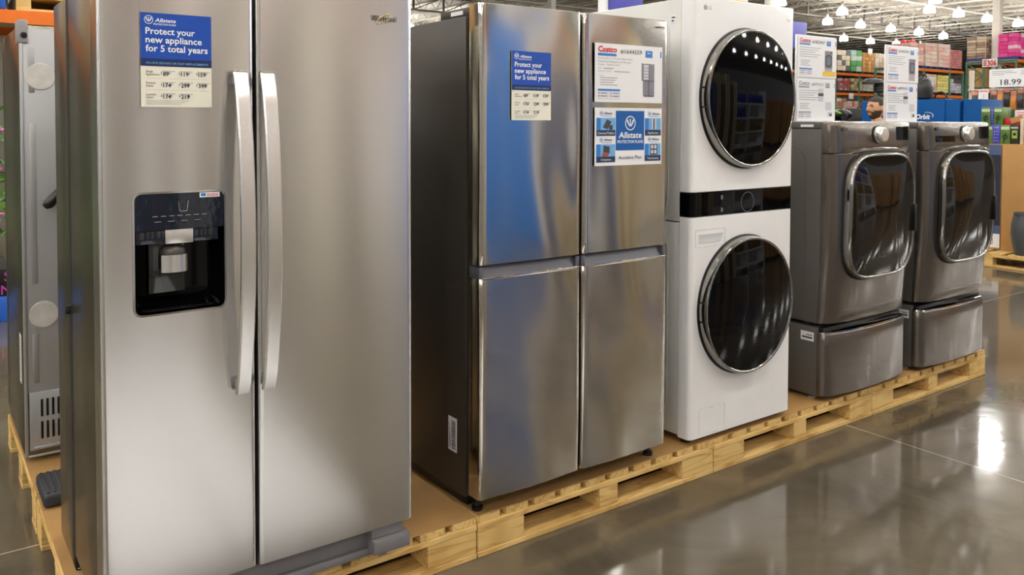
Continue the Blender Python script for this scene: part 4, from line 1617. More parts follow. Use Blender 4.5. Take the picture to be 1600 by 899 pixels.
rack('pallet_rack', 'orange beamed pallet rack behind the blue display boards', 38.0, 44.4, 20.7, 1.07, 4.18, (4.19, 2.93), [38.0, 40.5, 43.0, 44.38])
PNK, PNW = (226, 164, 158), (236, 204, 190)
g4 = 'wrapped loads on the rack behind the blue display boards'
load(39.3, 20.72, 4.19, 1.2, 1.0, 1.2, [PNK, PNW], 'pale pink wrapped load partly behind the right sheet stand', g4, 2, 6, M_PALB)
load(40.62, 20.72, 4.19, 1.16, 1.0, 1.26, [PNW, (232, 190, 178), (240, 220, 204)], 'pale pink wrapped load with cream corner strips, left of its twin above the blue cartons', g4, 2, 6, M_PALB, True)
load(41.86, 20.72, 4.19, 1.16, 1.0, 1.28, [PNW, (234, 184, 174), (240, 214, 206)], 'pale pink wrapped load above the blue boards, next to the darker rose load', g4, 2, 6, M_PALB, True)
load(43.1, 20.72, 4.19, 1.2, 1.0, 1.05, [(200, 120, 122), (208, 140, 140)], 'darker rose load in fine rows above the blue boards', g4, 6, 9)
g5 = 'loads under the orange beam behind the blue display boards'
load(40.62, 20.72, 2.94, 1.14, 1.0, 1.0, [(210, 178, 168), (226, 214, 204)], 'white and mauve load under the orange beam', g5, 1, 7)
load(41.86, 20.72, 2.94, 1.1, 1.0, 0.98, [(214, 200, 110), (226, 214, 140)], 'yellow load under the orange beam', g5, 2, 6)
load(43.1, 20.72, 2.94, 1.15, 1.0, 0.62, [(198, 196, 206), (160, 158, 172)], 'pale grey load under the dark crates', g5, 2, 4)
load(43.1, 20.72, 3.565, 1.15, 1.0, 0.42, [(50, 48, 52), (64, 62, 64), (196, 194, 190)], 'dark crates on the pale grey load', g5, 3, 2, ph=0)

rack('pallet_rack', 'green pallet rack end carrying a brown wrapped load', 44.6, 53.0, 19.82, 0.9, 4.68, (4.69, 3.2), [44.65, 47.4, 50.2, 52.95])
rack('pallet_rack', 'green pallet rack end carrying a bright pink load', 44.6, 53.0, 18.34, 0.95, 4.68, (4.69, 3.2), [44.65, 47.4, 50.2, 52.95])
load(44.75, 19.84, 4.70, 1.2, 0.92, 1.22, [(168, 150, 128), (190, 172, 148), (140, 118, 96)], 'brown and grey wrapped load left of the white column', None, 3, 8, M_PALB, True)
load(44.75, 18.36, 4.70, 1.2, 0.92, 1.28, [(214, 54, 132), (222, 84, 150), (238, 190, 206)], 'bright pink wrapped load right of the white column', None, 3, 6, M_PALB)
load(46.2, 18.36, 4.70, 1.15, 0.92, 1.25, [(226, 216, 208), (236, 230, 224), (206, 190, 196)], 'white wrapped load right of the bright pink one', None, 3, 5, M_PALB)
load(47.6, 18.36, 4.70, 1.15, 0.92, 1.25, [(226, 216, 208), (236, 230, 224)], 'white wrapped load at the edge beside another white one', None, 3, 5, M_PALB)
load(44.75, 19.84, 3.21, 1.2, 0.92, 1.15, [(196, 152, 90), (206, 164, 102)], 'plain tan carton stack in the green rack end left of the column', None, 2, 1)
load(44.75, 18.36, 3.21, 1.2, 0.92, 0.95, [(206, 214, 206), (190, 206, 196)], 'pale green carton stack in the green rack end under the pink load', None, 2, 2)
load(46.2, 18.36, 3.21, 1.15, 0.92, 1.1, [(214, 184, 90), (222, 196, 120)], 'yellow carton stack under the right orange beam', None, 2, 3)
t = thing('aisle_sign', 'white aisle sign with red numbers on the green rack ends', 'sign', (44.55, 19.86, 4.36))
s = Sign(t, (44.54, 19.88, 4.36), U=(0, -1, 0), N=(-1, 0, 0))
s.slab('board', M_PAPER, 0, 0, 0.70, 0.40, 0, 0.02)
s.text('red_lettering', M_RED, '306', 0.24, 0.05, 0.40, 0.42, 0.03, 0, 0.024)
s.rect('red_block', M_RED, 0.05, 0.06, 0.20, 0.13, 0.024)
for k in range(3):
    s.rect('red_block', M_RED, 0.05, 0.16+k*0.07, 0.20, 0.205+k*0.07, 0.024)
s.build()
m = MB(); m.box(44.541, 19.22, 4.50, 44.604, 19.86, 4.56); m.build('bracket', M_GREEN, t)
for k, (x, y) in enumerate(((44.68, 23.99), (45.05, 23.73))):
    t = thing('hanging_ball', ('red hanging ball above the right sheet stand, left of its twin', 'red hanging ball above the right sheet stand, right of its twin')[k], 'ornament', (x, y, 5.74))
    m = MB(); m.ball((x, y, 5.92), 0.18, 0.18, 0.18); m.build('ball', M_RED, t)
    m = MB(); m.box(x-0.006, y-0.006, 6.09, x+0.006, y+0.006, 8.45); m.build('wire', M_JOIST, t)

# ------------------------------------------------------------------ blue display boards
M_ORB = pm('orbit_blue_print', (0, 74, 140), 0.55, var=0.04, scale=6, spec=0.15)
M_ORBD = pm('deep_blue_print', (0, 62, 124), 0.4, var=0.04)
spec = [(5.06, 5.80, 1.806, 'blue display carton with white lettering and a swoosh behind the machines', True),
        (4.885, 5.055, 1.80, 'narrow blue display carton next to the lettered one', False),
        (4.645, 4.845, 1.795, 'last plain blue display carton, nearest the green boxes', False),
        (5.81, 6.13, 1.80, 'blue display carton behind the face of the man', False)]
for ya, yb, zt, lb, lettered in spec:
    t = thing('display_carton', lb, 'display', (10.4, (ya+yb)/2, 0))
    m = MB(); m.box(10.4, ya, 0.0, 10.95, yb, zt, 0.006); m.build('carton', M_ORB, t)
    m = MB(); m.box(10.394, ya+0.01, 0.02, 10.3999, yb-0.01, 0.16, 0.001); m.build('skirt', M_ORBD, t)
    if lettered:
        s = Sign(t, (10.3995, 5.41, 1.55), U=(0, -1, 0), N=(-1, 0, 0))
        s.text('white_lettering', M_WHITEI, 'Orbit', 0.0, 0.012, 0.085, 0.175, 0.03, 0.2)
        s.ring('swoosh', M_WHITEI, 0.135, 0.055, 0.072, 0.080, 0.0032, 20, -0.5, 1.9, 0.55)
        s.build()
m = MB(); m.box(10.46, 4.846, 0.0, 10.9, 4.884, 1.79)  # dark strip set in the gap, its shade put into the colour
tag(m.build('gap_shade_strip', M_ORBD), 'dark blue strip standing in for the shaded gap between the blue display cartons', 'board')

# black case and hoop on the display cartons
t = thing('gear_case', 'tall black rounded case partly behind the right sheet stand', 'case', (10.75, 5.62, 1.806))
m = MB()
prof = [(0.10, 1.808), (0.125, 1.83), (0.13, 1.95), (0.12, 2.03), (0.085, 2.08), (0.03, 2.10)]
m.lathe([(r, z) for r, z in prof], (10.62, 5.455, 0.0), 'z', 24)
m.build('shell', M_BLACK, t)
m = MB(); m.tube([(10.62, 5.40, 2.09), (10.62, 5.42, 2.125), (10.62, 5.49, 2.125), (10.62, 5.51, 2.09)], 0.010, 8)
m.build('carry_handle', M_GASKET, t)
t = thing('tool_hoop', 'black hoop handle standing on the blue display cartons', 'tool', (10.7, 5.22, 1.806))
m = MB()
pts = [(10.62, 5.22+0.075*math.cos(a), 1.82+0.08*math.sin(a)) for a in [PI*k/14 for k in range(15)]]
m.tube([(10.62, 5.295, 1.815)]+pts+[(10.62, 5.145, 1.815)], 0.013, 8)
m.build('hoop', M_BLACK, t)
m = MB(); m.box(10.54, 5.12, 1.8065, 10.72, 5.32, 1.816, 0.003)
m.build('foot', M_BLACK, t)

# patio heater with its dark hood
t = thing('patio_heater', 'dark hooded patio heater above the head of the man', 'heater', (17.3, 9.95, 0))
m = MB()
m.lathe([(0.23, 2.37), (0.235, 2.385), (0.22, 2.43), (0.16, 2.475), (0.06, 2.50), (0.01, 2.505)], (17.3, 9.95, 0), 'z', 28)
m.build('hood', pm('dark_hood_metal', (52, 50, 54), 0.35, 0.5), t)
m = MB()
for z in (2.20, 2.25, 2.30):
    m.lathe([(0.12, z), (0.125, z+0.01), (0.125, z+0.03), (0.12, z+0.04)], (17.42, 9.87, 0), 'z', 24)
m.lathe([(0.10, 2.18), (0.10, 2.37)], (17.42, 9.87, 0), 'z', 20)
m.build('burner', M_BLACK, t)
m = MB(); m.lathe([(0.03, 0.05), (0.03, 2.19)], (17.42, 9.87, 0), 'z', 12); m.lathe([(0.25, 0.0), (0.25, 0.04), (0.05, 0.08)], (17.42, 9.87, 0), 'z', 24)
m.build('post', M_BLACK, t)

# dark mower cartons left of the man
t = thing('mower_carton', 'tall black carton with a lime green mower on top, left of the man', 'carton', (10.6, 6.70, 0))
m = MB(); m.box(10.5, 6.46, 0.0, 11.0, 6.98, 1.545, 0.006); m.build('carton', pm('black_carton_print', (30, 31, 32), 0.4, var=0.25, scale=12), t)
t = thing('lawn_mower', 'black and lime green mower body standing on the black carton', 'mower', (10.7, 6.7, 1.546))
m = MB(); m.ball((10.72, 6.64, 1.63), 0.13, 0.17, 0.082); m.build('deck', M_BLACK, t)
m = MB()
m.obox((10.60, 6.60, 1.665), (0, 1, 0.35), (1, 0, 0), (0, -0.35, 1), 0.06, 0.01, 0.008)
m.ball((10.63, 6.76, 1.665), 0.05, 0.05, 0.03)
m.build('lime_trim', pm('lime_plastic', (120, 190, 40), 0.4), t)
m = MB(); m.tube([(10.62, 6.80, 1.62), (10.60, 6.74, 1.71), (10.60, 6.56, 1.722), (10.62, 6.48, 1.62)], 0.010, 8); m.build('handle_bar', M_BLACK, t)
m = MB()
for y in (6.52, 6.76):
    m.lathe([(0.045, -0.02), (0.05, -0.01), (0.05, 0.01), (0.045, 0.02)], (10.64, y, 1.597), 'x', 18)
m.build('wheel', M_GASKET, t)
t = thing('mower_carton', 'dark carton with a small white mark between the mower and the man', 'carton', (10.6, 6.36, 0))
m = MB(); m.box(10.47, 6.455, 0, 10.9, 6.4552, 0.01)
m.bm.clear()
m.box(11.02, 6.20, 0.0, 11.4, 6.75, 1.72, 0.006); m.build('carton', MATS['black_carton_print'], t)
s = Sign(t, (11.0195, 6.47, 1.55), U=(0, -1, 0), N=(-1, 0, 0))
s.rect('white_mark', M_WHITEI, 0.0, 0.02, 0.03, 0.13)
s.rect('lime_mark', MATS['lime_plastic'], 0.10, 0.08, 0.22, 0.11)
s.build()

# ------------------------------------------------------------------ kraft carton pallet at the right edge
t = thing('wooden_pallet', 'pine pallet under the tall kraft carton and the dark pot', 'pallet', (9.32, 2.6, 0))
for k in range(9):
    m = MB(); m.box(9.32, 2.70+k*0.205, 0.125, 10.55, 2.70+k*0.205+0.15, 0.148, 0.002, seg=1); m.build('deck_board', M_PINEX, t)
for x in (9.32, 9.88, 10.45):
    m = MB(); m.box(x, 2.70, 0.104, x+0.10, 4.49, 0.1248, 0.002, seg=1); m.build('stringer_board', M_PINEY, t)
    m = MB(); m.box(x, 2.70, 0.0, x+0.10, 4.49, 0.02, 0.002, seg=1); m.build('bottom_board', M_PINEY, t)
    for ya, yb in ((2.71, 2.9), (3.53, 3.66), (4.02, 4.12), (4.33, 4.48)):
        m = MB(); m.box(x+0.002, ya, 0.0203, x+0.098, yb, 0.1037, 0.002, seg=1); m.build('block', M_PINEY, t)
t = thing('kraft_carton', 'tall plain kraft carton on a pine pallet beside the row end', 'carton', (9.6, 3.55, 0.148))
m = MB(); m.box(9.60, 3.02, 0.1482, 10.5, 4.068, 1.288, 0.006); m.build('carton', M_KRAFT, t)
m = MB(); m.box(9.5985, 3.50, 0.16, 9.5999, 3.56, 1.28); m.box(9.60, 3.50, 1.2881, 10.49, 3.56, 1.2892)
m.build('packing_tape', pm('tan_packing_tape', (150, 112, 64), 0.3), t)
t = thing('printed_carton', 'tall carton with a dark printed front between the row end and the kraft carton', 'carton', (9.6, 4.27, 0.148))
m = MB(); m.box(9.60, 4.074, 0.1482, 10.5, 4.47, 1.286, 0.006); m.build('carton', M_KRAFT, t)
s = Sign(t, (9.5995, 4.468, 0.15), U=(0, -1, 0), N=(-1, 0, 0))
W, H = 0.392, 1.13
s.rect('dark_print', pm('dark_box_print', (44, 46, 62), 0.35, var=0.3, scale=9), 0, 0.20, W, 1.06, 0.001)
s.rect('blue_band', pm('slate_blue_print', (74, 92, 130), 0.35, var=0.04), 0, 1.02, W, H, 0.0014)
s.rect('white_band', M_PAPER, 0, 0.02, W, 0.17, 0.0014)
s.rect('blue_strip', MATS['slate_blue_print'], 0, 0.17, W, 0.26, 0.0014)
for k in range(9):
    s.rect('barcode', M_INK, W-0.17+k*0.012, 0.05, W-0.164+k*0.012, 0.12, 0.0018)
s.ring('white_dot', M_PAPER, W-0.12, 0.78, 0, 0.022, 0.0018)
s.rect('white_dot', M_INKG, W-0.15, 0.70, W-0.09, 0.74, 0.0018)
s.rect('white_dot', M_INKG, W-0.15, 0.83, W-0.09, 0.87, 0.0018)
s.build()
t = thing('plant_pot', 'dark grey rounded pot standing in front of the kraft carton', 'pot', (9.46, 3.68, 0.148))
m = MB()
prof = [(0.135, 0.1485), (0.15, 0.155), (0.185, 0.25), (0.205, 0.36), (0.20, 0.46), (0.175, 0.54), (0.165, 0.565), (0.172, 0.578), (0.168, 0.585), (0.150, 0.575), (0.155, 0.50)]
prof = [(r*0.66, z) for r, z in prof]
m.lathe(prof, (9.455, 3.765, 0), 'z', 36)
m.build('pot', pm('dark_grey_glaze', (70, 72, 76), 0.4, var=0.08), t)

# boxed goods standing on the cartons
BOXG = [('green', (84, 118, 52)), ('violet', (72, 66, 166)), ('dark', (36, 44, 34))]


def small_box(y0, y1, z0, z1, kind, label, x=9.7):
    t = thing('boxed_tool', label, 'box', (x, (y0+y1)/2, z0), 'boxed garden tools on the tall cartons')
    col = dict(BOXG)[kind]
    m = MB(); m.box(x, y0, z0, x+0.22, y1, z1, 0.002); m.build('box', pm('box_'+kind, col, 0.35, var=0.22, scale=16), t)
    s = Sign(t, (x-0.0004, y1, z0), U=(0, -1, 0), N=(-1, 0, 0))
    w, h = y1-y0, z1-z0
    if kind == 'violet':
        for k in range(4):
            s.ring('white_dots', M_WHITEI, 0.25*w, (0.16+0.16*k)*h, 0, 0.05*w, 0.001, 12)
            s.rect('white_lines', M_LTBLUE, 0.42*w, (0.145+0.16*k)*h, 0.85*w, (0.165+0.16*k)*h, 0.001)
        s.rect('white_lines', M_WHITEI, 0.2*w, 0.82*h, 0.85*w, 0.87*h, 0.001)
    elif kind == 'green':
        s.ring('black_picture', M_BLACK, 0.5*w, 0.36*h, 0.16*w, 0.27*w, 0.001)
        s.polyg('black_picture', M_BLACK, [(0.28*w, 0.05*h), (0.40*w, 0.05*h), (0.62*w, 0.58*h), (0.50*w, 0.58*h)], 0.0014)
        s.rect('pale_band', gm_((190, 206, 170)), 0.05*w, 0.74*h, 0.95*w, 0.90*h, 0.001)
    else:
        s.rect('green_label', gm_((150, 180, 70)), 0.2*w, 0.30*h, 0.85*w, 0.72*h, 0.001)
        s.ring('dark_oval', M_BLACK, 0.52*w, 0.52*h, 0, 0.2*w, 0.0016)
        s.rect('pale_band', gm_((190, 196, 180)), 0.05*w, 0.82*h, 0.95*w, 0.90*h, 0.001)
    s.build()


zb = 1.2885
small_box(4.136, 4.21, zb, 1.495, 'violet', 'violet box with white dots in the lower row on the tall cartons')
small_box(4.038, 4.133, zb, 1.495, 'green', 'green box with a black machine picture beside the lower violet box')
small_box(3.955, 4.035, zb, 1.490, 'dark', 'dark box with a green label in the lower row on the tall cartons')
small_box(4.214, 4.44, zb, 1.493, 'green', 'green box in the lower row hidden behind the row end', 9.72)
small_box(4.237, 4.33, 1.4955, 1.685, 'green', 'green box in the upper row next to the blue display cartons')
small_box(4.205, 4.234, 1.4955, 1.683, 'violet', 'narrow violet box in the upper row')
small_box(4.118, 4.202, 1.4955, 1.683, 'green', 'green box with a black picture in the upper row, right of the narrow violet box')
t = thing('shelf_bin', 'red bin with an open brown flap on the dark and green boxes', 'bin', (9.75, 4.0, 1.496))
m = MB(); m.box(9.74, 3.80, 1.497, 9.92, 4.112, 1.565, 0.003); m.build('bin', M_RED, t)
m = MB(); m.obox((9.735, 3.99, 1.552), (0, 1, -0.35), (1, 0, 0), (0, 0.35, 1), 0.06, 0.004, 0.030); m.build('flap', M_KRAFT, t)
small_box(3.72, 3.952, zb, 1.4955, 'dark', 'dark box behind the pale post on the tall cartons', 9.74)
t = thing('note_sign', 'white notice with pink lines behind the red bin', 'sign', (9.98, 3.9, 1.4))
s = Sign(t, (9.96, 4.10, 1.54), U=(0, -1, 0), N=(-1, 0, 0))
s.slab('sheet', M_PAPER, 0, 0, 0.28, 0.115)
for k in range(3):
    s.rect('pink_lines', gm_((214, 110, 110)), 0.02, 0.085-0.024*k, 0.20, 0.092-0.024*k)
s.build()
m = MB(); m.box(9.965, 3.86, zb, 9.985, 3.88, 1.60); m.build('stake', M_PAPER, t)
m = MB(); m.box(9.66, 3.895, zb, 9.69, 3.925, 1.56, 0.003)
tag(m.build('display_post', pm('beige_post_paint', (206, 190, 164), 0.5)), 'pale beige post standing on the kraft carton at the right edge', 'post')

# hanging packs under the price sign
t = thing('hanging_rail', 'grey display rail on posts carrying the hanging packs', 'rail', (14.5, 5.9, 0))
m = MB(); m.box(14.62, 4.9, 2.055, 14.66, 6.75, 2.085); m.box(14.62, 4.9, 1.42, 14.66, 6.75, 1.45); m.build('bar', M_JOIST, t)
for y in (4.92, 6.72):
    m = MB(); m.box(14.66, y-0.03, 0, 14.72, y+0.03, 2.4); m.box(14.40, y-0.04, 0, 14.95, y+0.04, 0.04); m.build('post', M_JOIST, t)
PC = [(40, 36, 36), (196, 120, 40), (52, 44, 42), (90, 80, 76), (214, 130, 44)]
for k in range(17):
    y = 6.62-k*0.098
    z0 = 1.735+0.02*((k*7) % 3)
    t = thing('hanging_pack', 'clear topped retail pack hanging in the row under the price sign', 'pack', (14.6, y, z0), 'packs hanging under the price sign')
    m = MB(); m.loft([[(14.575, y-0.04, z0), (14.575, y+0.04, z0), (14.60, y+0.04, z0), (14.60, y-0.04, z0)],
                      [(14.56, y-0.04, z0+0.12), (14.56, y+0.04, z0+0.12), (14.60, y+0.04, z0+0.12), (14.60, y-0.04, z0+0.12)],
                      [(14.585, y-0.04, z0+0.24), (14.585, y+0.04, z0+0.24), (14.595, y+0.04, z0+0.24), (14.595, y-0.04, z0+0.24)]])
    m.build('bag', gm_(PC[k % 5], 0.2), t)
    m = MB(); m.box(14.583, y-0.041, z0+0.24, 14.597, y+0.041, z0+0.30, 0.001); m.build('header', gm_((226, 150, 126)), t)
    m = MB(); m.tube([(14.59, y, z0+0.30), (14.60, y, 2.07), (14.64, y, 2.075)], 0.004, 6); m.build('hook', M_CHROME, t)
t = thing('price_sign', 'large white price sign with big black numbers above the hanging packs', 'sign', (14.2, 5.9, 2.07))
s = Sign(t, (14.36, 6.30, 2.09), U=(0, -1, 0), N=(-1, 0, 0))
s.slab('board', M_PAPER, 0, 0, 0.90, 0.29, 0, 0.006)
s.text('black_numbers', M_INK, '18.99', 0.17, 0.035, 0.125, 0.30, 0.01, 0, 0.007)
for k, (a, b) in enumerate(((0.04, 0.34), (0.04, 0.40), (0.05, 0.22))):
    s.rect('grey_print', M_INKG, a, 0.25-k*0.028, b, 0.258-k*0.028, 0.007)
    s.rect('grey_print', M_INKG, 0.46, 0.25-k*0.028, 0.46+(b-a)*0.7, 0.258-k*0.028, 0.007)
s.build()
m = MB(); m.box(14.366, 5.98, 2.12, 14.66, 6.0, 2.14); m.build('bracket', M_JOIST, t)
t = thing('tag_card', 'small white card with a pink heading among the hanging packs', 'sign', (14.4, 6.4, 1.9))
s = Sign(t, (14.45, 6.50, 1.87), U=(0, -1, 0), N=(-1, 0, 0))
s.slab('card', M_PAPER, 0, 0, 0.15, 0.19, 0, 0.004)
s.rect('pink_heading', gm_((222, 120, 110)), 0.01, 0.155, 0.14, 0.175, 0.005)
s.rect('grey_print', M_INKG, 0.08, 0.05, 0.088, 0.12, 0.005)
s.build()
m = MB(); m.box(14.454, 6.42, 2.02, 14.62, 6.44, 2.035); m.build('bracket', M_JOIST, t)


# ------------------------------------------------------------------ the man behind the machines
def person():
    hx, hy, hz = 8.19, 4.69, 1.662
    fd = (-R*0.96 - F*0.26); fd.z = 0; fd.normalize()
    sd = Vector((0, 0, 1)).cross(fd)          # his left
    base = Vector((hx, hy, 0)) - fd*0.045
    t = thing('person', 'dark haired bearded man in an olive shirt looking left, between the two sheet stands', 'person', tuple(base))
    def Wp(p): return base+fd*p[0]+sd*p[1]+Vector((0, 0, p[2]))
    # body from a skinned skeleton in local axes (x forward, y left, z up)
    V, E, Rr = [], [], []
    def add(p, r, par=None):
        V.append(p); Rr.append(r if isinstance(r, tuple) else (r, r))
        if par is not None: E.append((par, len(V)-1))
        return len(V)-1
    pel = add((0, 0, 0.96), (0.155, 0.115))
    wa = add((0, 0, 1.10), (0.145, 0.105), pel)
    ch = add((0.01, 0, 1.30), (0.165, 0.12), wa)
    up = add((0.0, 0, 1.43), (0.12, 0.085), ch)
    nk = add((0.0, 0, 1.50), (0.062, 0.062), up)
    nk2 = add((0.018, 0, 1.585), (0.056, 0.058), nk)
    for sgn in (-1, 1):
        sh = add((0, sgn*0.17, 1.42), (0.068, 0.068), up)
        el = add((-0.03, sgn*0.235, 1.13), (0.046, 0.046), sh)
        wr = add((0.06, sgn*0.235, 0.88), (0.030, 0.026), el)
        pa = add((0.085, sgn*0.232, 0.80), (0.040, 0.020), wr)
        for k in range(4):
            o = (k-1.5)*0.021
            f1 = add((0.095+o, sgn*0.230, 0.755), 0.010, pa)
            f2 = add((0.108+o, sgn*0.222, 0.715-0.006*(k in (1, 2))), 0.0088, f1)
            add((0.110+o*0.9, sgn*0.206, 0.688-0.008*(k in (1, 2))), 0.0075, f2)
        th = add((0.125, sgn*0.215, 0.815), 0.012, pa)
        add((0.142, sgn*0.200, 0.775), 0.009, th)
        hp = add((0, sgn*0.095, 0.90), (0.095, 0.10), pel)
        kn = add((0.015, sgn*0.10, 0.50), (0.062, 0.062), hp)
        an = add((-0.02, sgn*0.10, 0.09), (0.042, 0.045), kn)
        add((0.13, sgn*0.115, 0.045), (0.042, 0.034), an)
    me = bpy.data.meshes.new('figure')
    me.from_pydata([tuple(v) for v in V], E, [])
    ob = bpy.data.objects.new('figure', me)
    COL.objects.link(ob)
    md = ob.modifiers.new('s', 'SKIN')
    for i, r in enumerate(Rr):
        me.skin_vertices[0].data[i].radius = r
        me.skin_vertices[0].data[i].use_root = (i == 0)
    md2 = ob.modifiers.new('d', 'SUBSURF'); md2.levels = 2; md2.render_levels = 2
    bpy.context.view_layer.update()
    me2 = bpy.data.meshes.new_from_object(ob.evaluated_get(bpy.context.evaluated_depsgraph_get()))
    bpy.data.objects.remove(ob); bpy.data.meshes.remove(me)
    m = MB()
    m.bm.from_mesh(me2)
    bpy.data.meshes.remove(me2)
    for f in m.bm.faces:
        c = f.calc_center_median()
        if c.z < 0.085: f.material_index = 3
        elif abs(c.y) > 0.185 and c.z < 1.17: f.material_index = 0
        elif c.z < 0.98: f.material_index = 2
        elif c.z < 1.505 and not (abs(c.y) < 0.06 and c.z > 1.485): f.material_index = 1
        else: f.material_index = 0
    # head
    def headp(th, ph, off=0.0):
        x, y, z = math.sin(th)*math.cos(ph), math.sin(th)*math.sin(ph), -math.cos(th)
        X, Y, Z = x*(0.100+off), y*(0.077+off), z*(0.118+off)
        if Z < -0.02:
            q = min(1, (-Z-0.02)/0.095)
            Y *= 1-0.28*q
            if X < 0: X *= 1-0.45*q
            else: X *= 1+0.10*q
        if X < 0: X *= 1.06
        if X > 0.02:
            X += 0.026*math.exp(-(Y/0.0135)**2-((Z+0.014)/0.017)**2)+0.012*math.exp(-(Y/0.011)**2-((Z-0.010)/0.018)**2)
            X += 0.006*math.exp(-((Z-0.030)/0.009)**2-(Y/0.045)**2)
            X -= 0.010*math.exp(-((abs(Y)-0.031)/0.013)**2-((Z-0.013)/0.011)**2)
            X += 0.007*math.exp(-((Z+0.052)/0.006)**2-(Y/0.022)**2)+0.006*math.exp(-((Z+0.066)/0.006)**2-(Y/0.020)**2)
            X += 0.012*math.exp(-((Z+0.096)/0.017)**2-(Y/0.028)**2)
        return (X+0.02, Y, Z+hz)
    NU, NV = 72, 56
    def shell(off, keep, mb, mi):
        P = [[headp(PI*(0.02+0.96*i/NV), 2*PI*j/NU, off) for j in range(NU)] for i in range(NV+1)]
        vs = {}
        def gv(i, j):
            if (i, j) not in vs: vs[(i, j)] = mb.bm.verts.new(P[i][j])
            return vs[(i, j)]
        for i in range(NV):
            for j in range(NU):
                k = (j+1) % NU
                c = [(P[i][j][a]+P[i+1][k][a])/2 for a in range(3)]
                if keep(c[0]-0.02, c[1], c[2]-hz):
                    mb.bm.faces.new((gv(i, j), gv(i, k), gv(i+1, k), gv(i+1, j))).material_index = mi
        if mi == 0 and off == 0.0:
            mb.bm.faces.new([gv(0, j) for j in reversed(range(NU))]).material_index = mi
            mb.bm.faces.new([gv(NV, j) for j in range(NU)]).material_index = mi
    shell(0.0, lambda x, y, z: True, m, 0)
    for sgn in (-1, 1):
        m.ball((0.008, sgn*0.079, hz-0.004), 0.020, 0.009, 0.033, 0, 12, 8)
    def place(mb):
        for v in mb.bm.verts:
            v.co = Wp(v.co)
    skin = pm('warm_skin', (196, 146, 112), 0.5, var=0.05, scale=40)
    place(m)
    b = m.build('body', [skin, pm('olive_shirt_cloth', (118, 98, 64), 0.8, var=0.1), pm('dark_denim', (40, 46, 64), 0.8, var=0.1), pm('dark_shoe_leather', (36, 32, 30), 0.5)], t, angle=60)
    m = MB()
    def hair(x, y, z):
        if z > 0.064+0.10*max(0, x-0.055): return True
        if x < 0.0 and z > -0.035+0.35*max(0, x+0.05): return True
        if x < 0.035 and z > 0.025: return True
        return False
    shell(0.005, hair, m, 0); place(m)
    m.build('hair', pm('dark_brown_hair', (40, 32, 28), 0.7, var=0.2, scale=200), t, angle=80)
    m = MB()
    def beard(x, y, z):
        if x < -0.005 or z > -0.028: return False
        if z > -0.040 and abs(y) < 0.05 and x > 0.06: return (-0.044 < z < -0.034) and abs(y) < 0.03
        if -0.072 < z < -0.046 and abs(y) < 0.026: return False
        return True
    shell(0.0025, beard, m, 0); place(m)
    m.build('beard', pm('short_dark_beard', (70, 52, 42), 0.8, var=0.25, scale=250), t, angle=80)
    m = MB()
    for sgn in (-1, 1):
        m.ball((0.098, sgn*0.031, hz+0.013), 0.008, 0.011, 0.006, 0, 12, 8)
    place(m)
    m.build('eye', pm('dark_eye', (44, 32, 26), 0.2, var=0.0), t)
    m = MB()
    for sgn in (-1, 1):
        m.tube([(0.117, sgn*0.014, hz+0.030), (0.112, sgn*0.032, hz+0.036), (0.098, sgn*0.050, hz+0.030)], [0.004, 0.0045, 0.002], 6)
    place(m)
    m.build('eyebrow', MATS['dark_brown_hair'], t)


person()

# ------------------------------------------------------------------ rack behind the fridges on the left
rack('pallet_rack', 'orange beamed rack at the left edge behind the fridge seen from the back', -6.0, 1.55, 7.1, 1.1, 2.36, (2.345,), [-5.9, -3.45, -1.0, 1.5], grp=None, beam_h=0.10)
t = thing('crate_pallet', 'wooden pallet with a dark opening lying on the orange beam', 'pallet', (0.9, 7.15, 2.36))
m = MB()
m.box(0.68, 7.12, 2.3465, 1.48, 8.0, 2.365)
m.box(0.68, 7.12, 2.445, 1.48, 8.0, 2.465)
for x in (0.68, 1.05, 1.38):
    m.box(x, 7.12, 2.3651, x+0.10, 8.0, 2.4449)
m.build('pallet', M_PINEX, t)
m = MB(); m.box(0.70, 7.16, 2.466, 1.46, 7.96, 2.9, 0.01); m.build('wrapped_goods', gm_((226, 224, 220)), t)
t = thing('blue_tote', 'bright blue tote on the orange beam at the left edge', 'tote', (0.3, 7.2, 2.3465))
m = MB(); m.box(0.02, 7.12, 2.3465, 0.615, 7.9, 2.72, 0.02); m.build('tub', pm('bright_blue_plastic', (36, 92, 186), 0.4), t)
m = MB(); m.box(0.0, 7.10, 2.72, 0.635, 7.92, 2.75, 0.008); m.build('rim', MATS['bright_blue_plastic'], t)
load(-1.0, 7.15, 2.3465, 0.98, 0.9, 0.9, [(226, 220, 206), (206, 190, 160)], 'pale wrapped load left of the blue tote', None, 3, 4)
load(-2.6, 7.15, 2.3465, 1.2, 0.9, 1.1, [(196, 150, 90), (206, 164, 110)], 'tan carton load far along the left rack', None, 3, 4)
t = thing('plant_display', 'black display box with purple letters at the left edge', 'display', (0.3, 7.15, 0.19))
m = MB(); m.box(-0.25, 7.12, 0.1915, 0.625, 7.8, 0.40, 0.004); m.build('box', M_BLACK, t)
s = Sign(t, (-0.25, 7.1195, 0.1915))
s.text('purple_lettering', pm('purple_print', (176, 60, 160), 0.4, var=0.0), 'S', 0.862, 0.115, 0.10, None, 0.01, 0, 0.001, 'r')
s.text('purple_lettering', MATS['purple_print'], 'N', 0.865, 0.015, 0.10, None, 0.01, 0, 0.001, 'r')
s.build()
m = MB(); m.box(-0.30, 7.11, 0.0, 0.64, 7.85, 0.19, 0.006)
tag(m.build('blue_plinth', MATS['bright_blue_plastic']), 'blue plinth on the floor under the black display box', 'plinth')


